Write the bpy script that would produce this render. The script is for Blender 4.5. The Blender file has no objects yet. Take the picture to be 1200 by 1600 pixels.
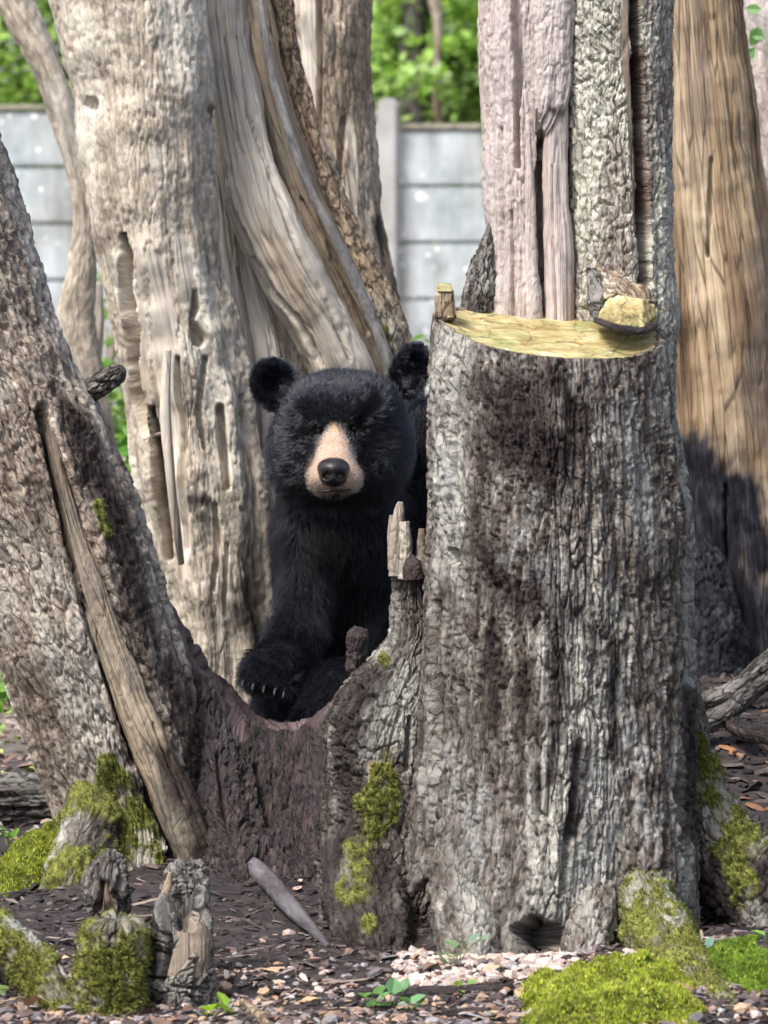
import bpy, math, random
import numpy as np
from mathutils import Vector, Matrix

# ------------------------------------------------------------------ camera, sky, sun, exposure
sc = bpy.context.scene
COL = sc.collection
random.seed(5)
rng = np.random.default_rng(11)
F, CAMZ, YH = 6160.0, 1.05, 443.0            # focal length (photo pixels), eye height, horizon row
PITCH = math.atan((800 - YH) / F)
cd = bpy.data.cameras.new('camera')
cam = bpy.data.objects.new('camera', cd)
COL.objects.link(cam)
cam.location = (0, 0, CAMZ)
cam.rotation_euler = (math.pi / 2 - PITCH, 0, 0)
cd.sensor_width = 36
cd.lens = F / 1600 * 36
cd.clip_start, cd.clip_end = 0.1, 3000
cd.dof.use_dof = True
cd.dof.focus_distance = 6.8
cd.dof.aperture_fstop = 9.0
sc.camera = cam

SUN_EL, SUN_AZ = math.radians(56), math.atan2(-0.62, -0.62)
world = bpy.data.worlds.new('World')
sc.world = world
world.use_nodes = True
wn = world.node_tree
wn.nodes.clear()
sky = wn.nodes.new('ShaderNodeTexSky')
sky.sky_type = 'NISHITA'
sky.sun_disc = False
sky.sun_elevation = SUN_EL
sky.sun_rotation = SUN_AZ
sky.air_density, sky.dust_density, sky.ozone_density = 1.0, 4.0, 1.0
hs = wn.nodes.new('ShaderNodeHueSaturation')
hs.inputs['Saturation'].default_value = 0.8
bg = wn.nodes.new('ShaderNodeBackground')
bg.inputs['Strength'].default_value = 0.085
wo = wn.nodes.new('ShaderNodeOutputWorld')
wn.links.new(sky.outputs[0], hs.inputs['Color'])
wn.links.new(hs.outputs[0], bg.inputs[0])
wn.links.new(bg.outputs[0], wo.inputs[0])
sl = bpy.data.lights.new('sun', 'SUN')
sl.energy, sl.angle, sl.color = 1.5, math.radians(14), (1.0, 0.965, 0.92)
sun = bpy.data.objects.new('sun', sl)
COL.objects.link(sun)
sdir = Vector((math.sin(SUN_AZ) * math.cos(SUN_EL), math.cos(SUN_AZ) * math.cos(SUN_EL), math.sin(SUN_EL)))
sun.rotation_euler = sdir.to_track_quat('Z', 'Y').to_euler()
sun.location = sdir * 20
sc.view_settings.view_transform = 'Standard'
sc.view_settings.look = 'None'
sc.view_settings.gamma = 1
sc.view_settings.use_curve_mapping = False
sc.view_settings.exposure = 1.7
sc.cycles.use_denoising = True
sc.cycles.max_bounces = 4
sc.cycles.transmission_bounces = 2
sc.cycles.glossy_bounces = 2
sc.cycles.use_adaptive_sampling = True
sc.cycles.adaptive_threshold = 0.025
sc.cycles.transparent_max_bounces = 8

# ------------------------------------------------------------------ photo pixel <-> world
_up = np.array([0, math.sin(PITCH), math.cos(PITCH)])
_fw = np.array([0, math.cos(PITCH), -math.sin(PITCH)])


def P(px, py, d):
    """world point seen at photo pixel (px,py) standing d metres away"""
    r = np.array([(px - 600) / F, 0, 0]) + _up * ((800 - py) / F) + _fw
    return r * (d / r[1]) + np.array([0, 0, CAMZ])


def proj(p):
    q = p - np.array([0, 0, CAMZ])
    z = q @ _fw
    return np.stack([600 + F * q[..., 0] / z, 800 - F * (q @ _up) / z], -1)


# ------------------------------------------------------------------ numpy noise
def hsh(i, j, k, s):
    with np.errstate(over='ignore'):
        h = (i.astype(np.uint32) * np.uint32(374761393) + j.astype(np.uint32) * np.uint32(668265263)
             + k.astype(np.uint32) * np.uint32(2246822519) + np.uint32((s * 3266489917 + 12345) & 0xffffffff))
        h = (h ^ (h >> np.uint32(13))) * np.uint32(1274126177)
        h = (h ^ (h >> np.uint32(15))) * np.uint32(2654435761)
        h = h ^ (h >> np.uint32(16))
    return h.astype(np.float64) / 4294967295.0


def _f(x):
    i = np.floor(x)
    t = x - i
    return i.astype(np.int64), t * t * t * (t * (t * 6 - 15) + 10)


def n2(x, y, s=0):
    i, u = _f(x)
    j, v = _f(y)
    z = np.zeros_like(i)
    a = hsh(i, j, z, s); b = hsh(i + 1, j, z, s); c = hsh(i, j + 1, z, s); d = hsh(i + 1, j + 1, z, s)
    return (a + (b - a) * u) * (1 - v) + (c + (d - c) * u) * v


def n3(x, y, z, s=0):
    i, u = _f(x)
    j, v = _f(y)
    k, w = _f(z)
    def pl(k):
        a = hsh(i, j, k, s); b = hsh(i + 1, j, k, s); c = hsh(i, j + 1, k, s); d = hsh(i + 1, j + 1, k, s)
        return (a + (b - a) * u) * (1 - v) + (c + (d - c) * u) * v
    p0 = pl(k); p1 = pl(k + 1)
    return p0 + (p1 - p0) * w


def fbm2(x, y, o=4, s=0):
    r = 0; a = 0.5; t = 0
    for k in range(o):
        r = r + a * n2(x * 2 ** k + 7.3 * k, y * 2 ** k + 3.1 * k, s + k); t += a; a *= 0.5
    return r / t


def fbm3(p, sc_, o=4, s=0):
    r = 0; a = 0.5; t = 0
    for k in range(o):
        q = p * (2 ** k / sc_)
        r = r + a * n3(q[..., 0] + 5.1 * k, q[..., 1], q[..., 2], s + k); t += a; a *= 0.5
    return r / t


def voro(x, y, s=0, jit=0.95):
    i = np.floor(x).astype(np.int64); j = np.floor(y).astype(np.int64)
    f1 = np.full(x.shape, 9.0); f2 = np.full(x.shape, 9.0); cid = np.zeros(x.shape)
    z = np.zeros_like(i)
    for di in (-1, 0, 1):
        for dj in (-1, 0, 1):
            a = i + di; b = j + dj
            r = hsh(a, b, z, s)
            qx = a + 0.5 + jit * (r - 0.5)
            qy = b + 0.5 + jit * (hsh(a, b, z, s + 91) - 0.5)
            d = np.sqrt((qx - x) ** 2 + (qy - y) ** 2)
            m = d < f1
            f2 = np.where(m, f1, np.minimum(f2, d))
            cid = np.where(m, r, cid)
            f1 = np.where(m, d, f1)
    return f1, f2, cid


def ss(a, b, x):
    t = np.clip((x - a) / (b - a), 0, 1)
    return t * t * (3 - 2 * t)


# ------------------------------------------------------------------ objects
def meta(o, label=None, cat=None, group=None, kind=None):
    if label: o['label'] = label
    if cat: o['category'] = cat
    if group: o['group'] = group
    if kind: o['kind'] = kind
    return o


def empty(name, loc, label=None, cat=None, group=None):
    o = bpy.data.objects.new(name, None)
    COL.objects.link(o)
    o.location = tuple(float(v) for v in loc)
    o.empty_display_size = 0.1
    return meta(o, label, cat, group)


def link(name, me, mat, parent=None):
    if mat is not None and not me.materials:
        me.materials.append(mat)
    o = bpy.data.objects.new(name, me)
    COL.objects.link(o)
    if parent is not None:
        o.parent = parent
        o.matrix_parent_inverse = Matrix.Translation(-parent.location) if parent.parent is None else \
            Matrix.Translation(-(parent.location))
    return o


def np_mesh(name, V, faces, attrs=None, smooth=True):
    """faces: list of int arrays (n,3) or (n,4)"""
    me = bpy.data.meshes.new(name)
    V = np.asarray(V, np.float32)
    me.vertices.add(len(V))
    me.vertices.foreach_set('co', V.ravel())
    faces = [np.asarray(f, np.int32) for f in faces if len(f)]
    loops = np.concatenate([f.ravel() for f in faces])
    sizes = np.concatenate([np.full(len(f), f.shape[1], np.int32) for f in faces])
    me.loops.add(len(loops))
    me.loops.foreach_set('vertex_index', loops)
    me.polygons.add(len(sizes))
    st = np.concatenate([[0], np.cumsum(sizes)[:-1]]).astype(np.int32)
    me.polygons.foreach_set('loop_start', st)
    me.polygons.foreach_set('use_smooth', np.full(len(sizes), smooth))
    for k, v in (attrs or {}).items():
        v = np.asarray(v, np.float32)
        if v.ndim == 1:
            at = me.attributes.new(k, 'FLOAT', 'POINT'); at.data.foreach_set('value', v)
        elif v.shape[1] == 3:
            at = me.attributes.new(k, 'FLOAT_VECTOR', 'POINT'); at.data.foreach_set('vector', v.ravel())
        else:
            at = me.attributes.new(k, 'FLOAT_COLOR', 'POINT'); at.data.foreach_set('color', v.ravel())
    me.update(calc_edges=True)
    me.validate()
    return me


def grid_faces(nv, nu, closed):
    i = np.arange(nv - 1)[:, None]
    j = np.arange(nu if closed else nu - 1)[None, :]
    j2 = (j + 1) % nu
    f = np.stack([i * nu + j, i * nu + j2, (i + 1) * nu + j2, (i + 1) * nu + j], -1)
    return f.reshape(-1, 4)


# ------------------------------------------------------------------ node materials
class NT:
    def __init__(s, name):
        s.m = bpy.data.materials.new(name)
        s.m.use_nodes = True
        s.t = s.m.node_tree
        s.t.nodes.clear()
        s.out = s.t.nodes.new('ShaderNodeOutputMaterial')
        s.b = s.t.nodes.new('ShaderNodeBsdfPrincipled')
        s.t.links.new(s.b.outputs[0], s.out.inputs[0])

    def set(s, sock, v):
        if isinstance(v, bpy.types.NodeSocket):
            s.t.links.new(v, sock)
        elif isinstance(v, (tuple, list)) and sock.type == 'RGBA' and len(v) == 3:
            sock.default_value = (*v, 1)
        else:
            sock.default_value = v

    def attr(s, n, what='Fac'):
        a = s.t.nodes.new('ShaderNodeAttribute'); a.attribute_name = n
        return a.outputs[what]

    def obj(s):
        return s.t.nodes.new('ShaderNodeTexCoord').outputs['Object']

    def geo(s):
        return s.t.nodes.new('ShaderNodeNewGeometry').outputs['Position']

    def scale(s, v, k):
        m = s.t.nodes.new('ShaderNodeVectorMath'); m.operation = 'MULTIPLY'
        s.set(m.inputs[0], v); m.inputs[1].default_value = k if isinstance(k, tuple) else (k, k, k)
        return m.outputs[0]

    def noise(s, v, sc_=1.0, det=6, rough=0.6, dist=0.0):
        n = s.t.nodes.new('ShaderNodeTexNoise')
        s.set(n.inputs['Vector'], v)
        n.inputs['Scale'].default_value = sc_
        n.inputs['Detail'].default_value = det
        n.inputs['Roughness'].default_value = rough
        n.inputs['Distortion'].default_value = dist
        return n.outputs['Fac']

    def voro(s, v, sc_=1.0, feat='F1'):
        n = s.t.nodes.new('ShaderNodeTexVoronoi')
        n.feature = feat
        s.set(n.inputs['Vector'], v); n.inputs['Scale'].default_value = sc_
        return n.outputs['Distance']

    def ramp(s, f, stops, interp='LINEAR'):
        r = s.t.nodes.new('ShaderNodeValToRGB')
        s.set(r.inputs[0], f)
        e = r.color_ramp.elements
        while len(e) < len(stops): e.new(0.5)
        for k, (p, c) in enumerate(stops):
            e[k].position = p
            e[k].color = (c, c, c, 1) if isinstance(c, (int, float)) else (*c, 1)
        r.color_ramp.interpolation = interp
        return r.outputs[0]

    def mix(s, f, a, b, mode='MIX'):
        m = s.t.nodes.new('ShaderNodeMix'); m.data_type = 'RGBA'; m.blend_type = mode
        s.set(m.inputs['Factor'], f); s.set(m.inputs['A'], a); s.set(m.inputs['B'], b)
        return m.outputs['Result']

    def math(s, op, a, b=0.0, clamp=False):
        m = s.t.nodes.new('ShaderNodeMath'); m.operation = op; m.use_clamp = clamp
        s.set(m.inputs[0], a); s.set(m.inputs[1], b)
        return m.outputs[0]

    def bump(s, h, strength=0.5, dist=0.005):
        b = s.t.nodes.new('ShaderNodeBump')
        b.inputs['Strength'].default_value = strength
        b.inputs['Distance'].default_value = dist
        s.set(b.inputs['Height'], h)
        s.set(s.b.inputs['Normal'], b.outputs[0])

    def done(s, color, rough=0.85, spec=0.3):
        s.set(s.b.inputs['Base Color'], color)
        s.set(s.b.inputs['Roughness'], rough)
        s.set(s.b.inputs['Specular IOR Level'], spec)
        return s.m


MOSS_C = [(0.25, (0.05, 0.055, 0.015)), (0.5, (0.16, 0.17, 0.04)), (0.75, (0.30, 0.31, 0.08))]


def wood_mat(name, bark, lichen, bare, char=None, lich=(0.52, 0.66), moss=MOSS_C, bumpk=0.6, streak=9.0, wet=0.35, base_rough=0.9, spec=0.13, cracks=1.0):
    n = NT(name)
    gc = n.attr('gc', 'Vector')
    a = n.noise(n.scale(gc, (70, 16, 1)), 1, 5, 0.7)
    c = n.ramp(a, bark)
    big = n.attr('mottle')
    c = n.mix(n.ramp(big, [(lich[0], 0.0), (lich[1], 1.0)]), c, lichen)
    spots = n.noise(n.scale(gc, (130, 80, 1)), 1, 3, 0.5)
    c = n.mix(n.ramp(spots, [(0.63, 0.0), (0.72, 0.55)]), c, tuple(min(1, v * 1.25) for v in lichen))
    tn = n.ramp(n.attr('tone'), [(0.1, 0.58), (0.5, 0.84), (0.9, 1.0)])
    tn = n.scale(tn, 1.45)
    c = n.mix(1.0, c, tn, 'MULTIPLY')
    dk = n.ramp(n.attr('patchy'), [(0.36, 0.72), (0.56, 1.0)])
    c = n.mix(1.0, c, dk, 'MULTIPLY')
    ln = n.voro(n.scale(n.mix(0.03, gc, a), (75, 22, 1)), 1, 'DISTANCE_TO_EDGE')
    line = n.ramp(ln, [(0.0, 0.9 * cracks), (0.025, 0.7 * cracks), (0.075, 0.0)])
    c = n.mix(line, c, tuple(v * 0.6 for v in bark[0][1]))
    st = n.noise(n.scale(gc, (streak * 14, 5, 1)), 1, 4, 0.65, 0.3)
    big2 = n.attr('streak')
    w = n.ramp(n.math('ADD', n.math('MULTIPLY', st, 0.55), n.math('MULTIPLY', big2, 0.5)), bare)
    wl = n.voro(n.scale(n.mix(0.02, gc, big2), (48, 3.2, 1)), 1, 'DISTANCE_TO_EDGE')
    wline = n.ramp(wl, [(0.0, 0.75 * cracks), (0.012, 0.6 * cracks), (0.045, 0.0)])
    w = n.mix(wline, w, tuple(v * 0.45 for v in bare[0][1]))
    gw = n.ramp(big, [(0.45, 0.0), (0.62, 0.65)])
    w = n.mix(gw, w, tuple(0.5 * v + 0.5 * sum(bare[1][1]) / 3 for v in bare[1][1]))
    wb = n.attr('bare')
    c = n.mix(wb, c, w)
    if char is None:
        char = [(0.3, (0.006, 0.004, 0.005)), (0.55, (0.028, 0.017, 0.017)), (0.75, (0.085, 0.055, 0.05))]
    ch = n.ramp(a, char)
    c = n.mix(n.attr('char'), c, ch)
    pl = n.math('MULTIPLY', n.attr('pale'), n.ramp(a, [(0.40, 0.0), (0.60, 0.6)]))
    c = n.mix(pl, c, (0.40, 0.405, 0.40))
    ms = n.ramp(spots, moss)
    c = n.mix(n.attr('moss'), c, ms)
    fine = n.noise(n.scale(gc, (260, 70, 1)), 1, 4, 0.7)
    wh = n.noise(n.scale(gc, (300, 9, 1)), 1, 3, 0.7)
    h = n.mix(wb, n.math('SUBTRACT', fine, n.math('MULTIPLY', line, 0.5)), n.math('SUBTRACT', n.math('MULTIPLY', wh, 0.7), n.math('MULTIPLY', wline, 0.6)))
    n.bump(h, min(1.0, bumpk * 1.5), 0.009)
    rough = n.math('SUBTRACT', base_rough, n.math('MULTIPLY', n.attr('char'), wet))
    return n.done(c, rough, spec)


def simple_mat(name, stops, scale=20, rough=0.8, bump=0.3, bscale=60, spec=0.3, det=6):
    n = NT(name)
    g = n.geo()
    c = n.ramp(n.noise(n.scale(g, scale), 1, det, 0.65), stops)
    n.bump(n.noise(n.scale(g, bscale), 1, 6, 0.65), bump, 0.004)
    return n.done(c, rough, spec)


def col_mat(name, rough=0.8, trans=0.0, spec=0.3, nscale=120, lo=0.55):
    """colour per piece, broken up by noise; thin leaves let light through"""
    n = NT(name)
    nz = n.noise(n.scale(n.geo(), nscale), 1, 4, 0.6)
    c = n.mix(0.8, n.attr('col', 'Color'), n.ramp(nz, [(0.3, lo), (0.7, 1.0)]), 'MULTIPLY')
    n.done(c, rough, spec)
    if trans > 0:
        t = n.t.nodes.new('ShaderNodeBsdfTranslucent')
        n.set(t.inputs[0], n.mix(1.0, c, (1.0, 1.0, 0.55), 'MULTIPLY'))
        mx = n.t.nodes.new('ShaderNodeMixShader')
        mx.inputs[0].default_value = trans
        n.t.links.new(n.b.outputs[0], mx.inputs[1])
        n.t.links.new(t.outputs[0], mx.inputs[2])
        n.t.links.new(mx.outputs[0], n.out.inputs[0])
    return n.m


BARE_PALE = [(0.30, (0.17, 0.125, 0.09)), (0.44, (0.42, 0.35, 0.27)), (0.58, (0.60, 0.53, 0.44)), (0.74, (0.70, 0.65, 0.57))]
BARE_TAN = [(0.32, (0.08, 0.055, 0.038)), (0.45, (0.22, 0.165, 0.115)), (0.58, (0.36, 0.285, 0.20)), (0.74, (0.50, 0.42, 0.32))]
BARE_PINK = [(0.30, (0.24, 0.17, 0.15)), (0.45, (0.44, 0.36, 0.33)), (0.62, (0.55, 0.48, 0.45)), (0.8, (0.62, 0.56, 0.53))]
BARE_BROWN = [(0.32, (0.07, 0.045, 0.03)), (0.44, (0.21, 0.14, 0.085)), (0.55, (0.34, 0.245, 0.15)), (0.70, (0.50, 0.40, 0.28))]

M = {}
M['stump'] = wood_mat('stump_bark', [(0.30, (0.043, 0.033, 0.026)), (0.45, (0.119, 0.099, 0.085)), (0.58, (0.231, 0.208, 0.185)), (0.74, (0.463, 0.438, 0.406))],
                      (0.312, 0.300, 0.269), BARE_TAN, cracks=0.6)
M['lean'] = wood_mat('leaning_bark', [(0.28, (0.090, 0.063, 0.050)), (0.44, (0.242, 0.189, 0.151)), (0.6, (0.408, 0.348, 0.288)), (0.78, (0.605, 0.544, 0.468))],
                     (0.499, 0.454, 0.393), BARE_TAN, lich=(0.45, 0.68), cracks=0.55)
M['grey'] = wood_mat('grey_bark', [(0.28, (0.176, 0.141, 0.108)), (0.45, (0.337, 0.291, 0.230)), (0.6, (0.459, 0.405, 0.337)), (0.78, (0.580, 0.527, 0.459))],
                     (0.486, 0.446, 0.378), BARE_PALE, bumpk=0.3, cracks=0.25)
M['pale'] = wood_mat('pale_wood', [(0.28, (0.145, 0.112, 0.079)), (0.45, (0.317, 0.251, 0.185)), (0.6, (0.475, 0.396, 0.304)), (0.78, (0.607, 0.528, 0.436))],
                     (0.502, 0.449, 0.370), BARE_PALE, bumpk=0.45, streak=7, cracks=0.6)
M['tanw'] = wood_mat('tan_wood', [(0.28, (0.110, 0.077, 0.050)), (0.45, (0.242, 0.176, 0.121)), (0.6, (0.363, 0.286, 0.198)), (0.78, (0.495, 0.418, 0.319))],
                     (0.374, 0.330, 0.264), BARE_TAN, bumpk=0.45, streak=7)
M['pink'] = wood_mat('pinkish_wood', [(0.28, (0.176, 0.138, 0.121)), (0.45, (0.330, 0.275, 0.248)), (0.6, (0.462, 0.396, 0.363)), (0.78, (0.572, 0.517, 0.484))],
                     (0.462, 0.407, 0.385), BARE_PINK, bumpk=0.45, streak=7, cracks=0.5)
M['stem'] = wood_mat('grey_green_bark', [(0.28, (0.105, 0.082, 0.068)), (0.44, (0.283, 0.247, 0.209)), (0.58, (0.463, 0.419, 0.367)), (0.76, (0.672, 0.628, 0.568))],
                     (0.508, 0.494, 0.419), BARE_TAN, lich=(0.42, 0.62),
                     char=[(0.3, (0.023, 0.009, 0.006)), (0.6, (0.081, 0.032, 0.021)), (0.8, (0.161, 0.081, 0.046))], cracks=0.6)
M['brown'] = wood_mat('brown_wood', [(0.28, (0.09, 0.05, 0.03)), (0.45, (0.24, 0.15, 0.085)), (0.6, (0.38, 0.26, 0.16)), (0.78, (0.48, 0.36, 0.25))],
                      (0.42, 0.34, 0.25), BARE_BROWN, bumpk=0.4, streak=6,
                      char=[(0.32, (0.004, 0.004, 0.005)), (0.52, (0.014, 0.013, 0.017)), (0.7, (0.05, 0.048, 0.06))])
M['root'] = wood_mat('dark_root', [(0.3, (0.004, 0.003, 0.003)), (0.45, (0.017, 0.011, 0.010)), (0.58, (0.045, 0.029, 0.027)), (0.74, (0.140, 0.100, 0.092))],
                     (0.036, 0.026, 0.027), [(0.3, (0.020, 0.011, 0.010)), (0.48, (0.060, 0.036, 0.033)), (0.62, (0.125, 0.085, 0.080)), (0.8, (0.26, 0.20, 0.19))], base_rough=0.52, wet=0.1, spec=0.4, lich=(0.5, 0.75), cracks=0.6)
M['stick'] = wood_mat('stick_wood', [(0.3, (0.05, 0.045, 0.05)), (0.5, (0.11, 0.10, 0.108)), (0.75, (0.19, 0.175, 0.185))], (0.13, 0.122, 0.13), BARE_TAN, bumpk=0.3, cracks=0.1)
M['cable'] = wood_mat('cable_bark', [(0.3, (0.13, 0.12, 0.11)), (0.55, (0.24, 0.23, 0.22)), (0.8, (0.33, 0.32, 0.31))], (0.28, 0.27, 0.26), BARE_PALE, bumpk=0.3, cracks=0.25)
M['deadgrey'] = wood_mat('dead_grey', [(0.28, (0.03, 0.026, 0.024)), (0.45, (0.10, 0.088, 0.08)), (0.6, (0.19, 0.175, 0.165)), (0.78, (0.30, 0.285, 0.27))],
                         (0.22, 0.21, 0.19), BARE_TAN)

# ------------------------------------------------------------------ organic skins: trunks, roots, slabs


def cr(pts, n):
    """Catmull-Rom through rows of pts, n samples spaced by arc length of the first three columns"""
    pts = np.asarray(pts, float)
    K = len(pts)
    p = np.concatenate([[2 * pts[0] - pts[1]], pts, [2 * pts[-1] - pts[-2]]])
    t = np.linspace(0, K - 1 - 1e-9, max(400, n))
    i = np.floor(t).astype(int)
    u = (t - i)[:, None]
    a, b, c, d = p[i], p[i + 1], p[i + 2], p[i + 3]
    q = 0.5 * (2 * b + (c - a) * u + (2 * a - 5 * b + 4 * c - d) * u ** 2 + (3 * b - a - 3 * c + d) * u ** 3)
    L = np.concatenate([[0], np.cumsum(np.linalg.norm(np.diff(q[:, :3], axis=0), axis=1))])
    s = np.linspace(0, L[-1], n)
    return np.stack([np.interp(s, L, q[:, k]) for k in range(q.shape[1])], -1), s


def band(pxy, polys, wob, lo=0.65, hi=1.15):
    """soft mask round polylines [(x,y,w),...] drawn on the bark"""
    m = np.zeros(len(pxy))
    for poly in polys:
        best = np.full(len(pxy), 9.0)
        poly = list(poly)
        if len(poly) == 1:
            poly = poly + [(poly[0][0] + 0.1, poly[0][1], poly[0][2])]
        for (x0, y0, w0), (x1, y1, w1) in zip(poly[:-1], poly[1:]):
            dx, dy = x1 - x0, y1 - y0
            t = np.clip(((pxy[:, 0] - x0) * dx + (pxy[:, 1] - y0) * dy) / (dx * dx + dy * dy), 0, 1)
            dist = np.hypot(pxy[:, 0] - x0 - t * dx, pxy[:, 1] - y0 - t * dy)
            best = np.minimum(best, dist / (w0 + (w1 - w0) * t))
        m = np.maximum(m, 1 - ss(lo, hi, best + wob))
    return m


def bark_height(a, b, su, sv, s):
    """interlaced plates with narrow deep cracks; returns height and a tone per plate"""
    wa = a + 0.9 * su * (fbm2(a / su * 0.45, b / sv * 0.5, 4, s) - 0.5) * 2
    wb = b + 0.8 * sv * (fbm2(a / su * 0.5 + 9, b / sv * 0.7, 3, s + 5) - 0.5) * 2
    f1, f2, cid = voro(wa / su, wb / sv, s)
    plate = ss(0.01, 0.15, f2 - f1)
    fn = fbm2(wa / (su * 1.3), wb / (sv * 5.0), 3, s + 11)
    fur = ss(0.0, 0.16, np.abs(2 * fn - 1))
    g1, g2, c2 = voro(wa / su * 2.6 + 0.3 * fbm2(a / 0.006, b / 0.006, 2, s), wb / sv * 2.4, s + 33)
    small = ss(0.0, 0.18, g2 - g1) * (0.5 + 0.5 * c2)
    h = plate * (0.30 + 0.22 * cid) + 0.30 * fur * (0.6 + 0.4 * ss(0.3, 0.7, fn)) + 0.18 * small * plate
    return h, 0.55 * cid + 0.45 * c2


TUFTS = []


def skin(name, G, a, b, mat, parent, closed=True, seed=0, bark=(0.02, 0.06, 0.010), lump=0.010, wood=0.004, fine=0.003,
         grooves=(), bare=(), char=(), moss=(), bare0=0.0, char0=0.0, moss0=0.0, cap=True, centre=None, zmoss=None,
         charscale=0, flip=False, tufts=0.0, rag=None, charw=(0.1, 1.5), pale=(), gw=0.8, ridge=0.004):
    nv, nu = G.shape[:2]
    du = (np.roll(G, -1, 1) - np.roll(G, 1, 1)) if closed else np.gradient(G, axis=1)
    dv = np.gradient(G, axis=0)
    n = np.cross(du, dv)
    n /= np.linalg.norm(n, axis=-1, keepdims=True) + 1e-12
    c = G.mean(1, keepdims=True) if centre is None else centre
    if np.sum(n * (G - c)) < 0:
        n = -n
        rev = True
    else:
        rev = False
    V = G.reshape(-1, 3).copy()
    N = n.reshape(-1, 3)
    A = np.broadcast_to(a, (nv, nu)).ravel()
    B = np.broadcast_to(b, (nv, nu)).ravel()
    pxy = proj(V)
    front = np.clip(-N[:, 1] * 3 + 0.9, 0, 1)
    wob = (fbm3(V, 0.035, 3, seed + 50) - 0.5) * 0.9
    mb = np.clip(np.maximum(band(pxy, bare, wob * 1.5) * front, bare0), 0, 1)
    wob2 = (fbm3(V * np.array([1, 1, 0.5]), 0.05, 4, seed + 58) - 0.5) * 2.6
    mc = np.clip(np.maximum(band(pxy, char, wob2, *charw) * front * (0.9 if charw[0] < 0.5 else 1.0), char0 * ss(0.25, 0.6, fbm3(V, 0.08, 3, seed + 8))), 0, 1)
    mm = np.maximum(band(pxy, moss, wob * 1.8) * front, moss0 * ss(0.3, 0.6, fbm3(V, 0.05, 3, seed + 9)))
    if zmoss is not None:
        mm = np.maximum(mm, ss(zmoss[1], zmoss[0], V[:, 2]) * ss(0.35, 0.6, fbm3(V, 0.05, 3, seed + 19)))
    mm = np.clip(mm * (0.25 + 1.3 * ss(0.3, 0.6, fbm3(V, 0.02, 2, seed + 77))), 0, 1)
    mg = np.zeros(len(V)); gd = np.zeros(len(V))
    for poly, depth in grooves:
        k_ = band(pxy, [poly], wob * gw + (fbm3(V, 0.012, 2, seed + 88) - 0.5) * 0.5 * gw) * front
        mg = np.maximum(mg, k_); gd += depth * k_
    mp = band(pxy, pale, wob2 * 0.6, 0.1, 1.4) * front if len(pale) else np.zeros(len(V))
    h, tone = bark_height(A, B, bark[0], bark[1], seed)
    disp = bark[2] * 1.35 * (h - 0.6) * (1 - mb) * (1 - 0.85 * mg)
    disp = disp * (0.45 + 1.1 * fbm2(A / 0.09, B / 0.22, 2, seed + 95)) + ridge * 2 * (np.abs(2 * fbm2(A / 0.045, B / 0.55, 2, seed + 96) - 1) - 0.25) * (1 - mb)
    w = 0.6 * fbm2(A / 0.022, B / 0.5, 3, seed + 3) + 0.4 * fbm2(A / 0.006, B / 0.12, 2, seed + 4)
    crk = 1 - ss(0.0, 0.06, np.abs(fbm2(A / 0.03, B / 0.35, 3, seed + 21) - 0.5))
    disp += mb * (wood * 2 * (w - 0.5) - 0.6 * wood * crk)
    if mc.max() > 0.01 and charscale:
        f1, f2, cid = voro(A / charscale, B / (charscale * 0.8), seed + 40)
        disp += mc * (1 - mb) * 0.006 * (ss(0, 0.2, f2 - f1) * (0.5 + cid) - 0.6)
    disp += lump * 2 * (fbm3(V, 0.11, 3, seed + 2) - 0.5)
    disp += fine * 2 * (fbm3(V, 0.010, 3, seed + 6) - 0.5) * (1 - 0.7 * mb)
    disp *= np.repeat(np.clip(np.linalg.norm(G - G.mean(1, keepdims=True), axis=-1).mean(1) / 0.018, 0.12, 1), nu) if closed else 1.0
    disp += mm * (0.003 + 0.008 * (fbm3(V, 0.014, 2, seed + 7) - 0.3))
    disp -= gd
    V += N * disp[:, None]
    if rag is not None:                      # splintered upper end
        k = ss(rag[0], 0, np.arange(nv)).repeat(nu)
        V[:, 2] += k * rag[1] * (fbm2(A / 0.018, A * 0 + seed, 3, seed + 60) - 0.55) * 2
    attrs = {'gc': np.stack([A, B, np.full(len(A), seed * 1.37)], -1), 'bare': mb, 'char': mc, 'moss': mm, 'tone': tone, 'pale': mp, 'mottle': fbm2(A * 13 + 3, B * 4 + seed, 4, seed + 71), 'patchy': fbm2(A * 5, B * 1.6 + seed, 3, seed + 72),
             'streak': fbm2(A * 22, B * 2.2 + seed, 4, seed + 73)}
    faces = [grid_faces(nv, nu, closed)]
    if rev:
        faces[0] = faces[0][:, ::-1]
    if cap and closed:
        c0 = V[:nu].mean(0); c1 = V[-nu:].mean(0)
        k = len(V)
        V = np.concatenate([V, [c0, c1]])
        for key in attrs:
            attrs[key] = np.concatenate([attrs[key], attrs[key][:1], attrs[key][-1:]])
        j = np.arange(nu); j2 = (j + 1) % nu
        t0 = np.stack([np.full(nu, k), j2, j], -1)
        t1 = np.stack([np.full(nu, k + 1), (nv - 1) * nu + j, (nv - 1) * nu + j2], -1)
        if rev: t0 = t0[:, ::-1]; t1 = t1[:, ::-1]
        faces += [t0, t1]
    me = np_mesh(name, V, faces, attrs)
    o = link(name, me, mat, parent)
    if tufts > 0:
        sel = np.nonzero((mm > 0.25 + 0.6 * rng.random(len(mm))) & (N[:, 1] < 0.4))[0]
        if len(sel):
            sel = rng.choice(sel, min(len(sel), int(tufts)))
            TUFTS.append((parent if parent is not None else o, V[sel] + rng.normal(0, 0.0015, (len(sel), 3)), N[sel]))
    return o


RES, RESV = 0.45, 0.58                        # mesh density of every bark skin, round and along


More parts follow.
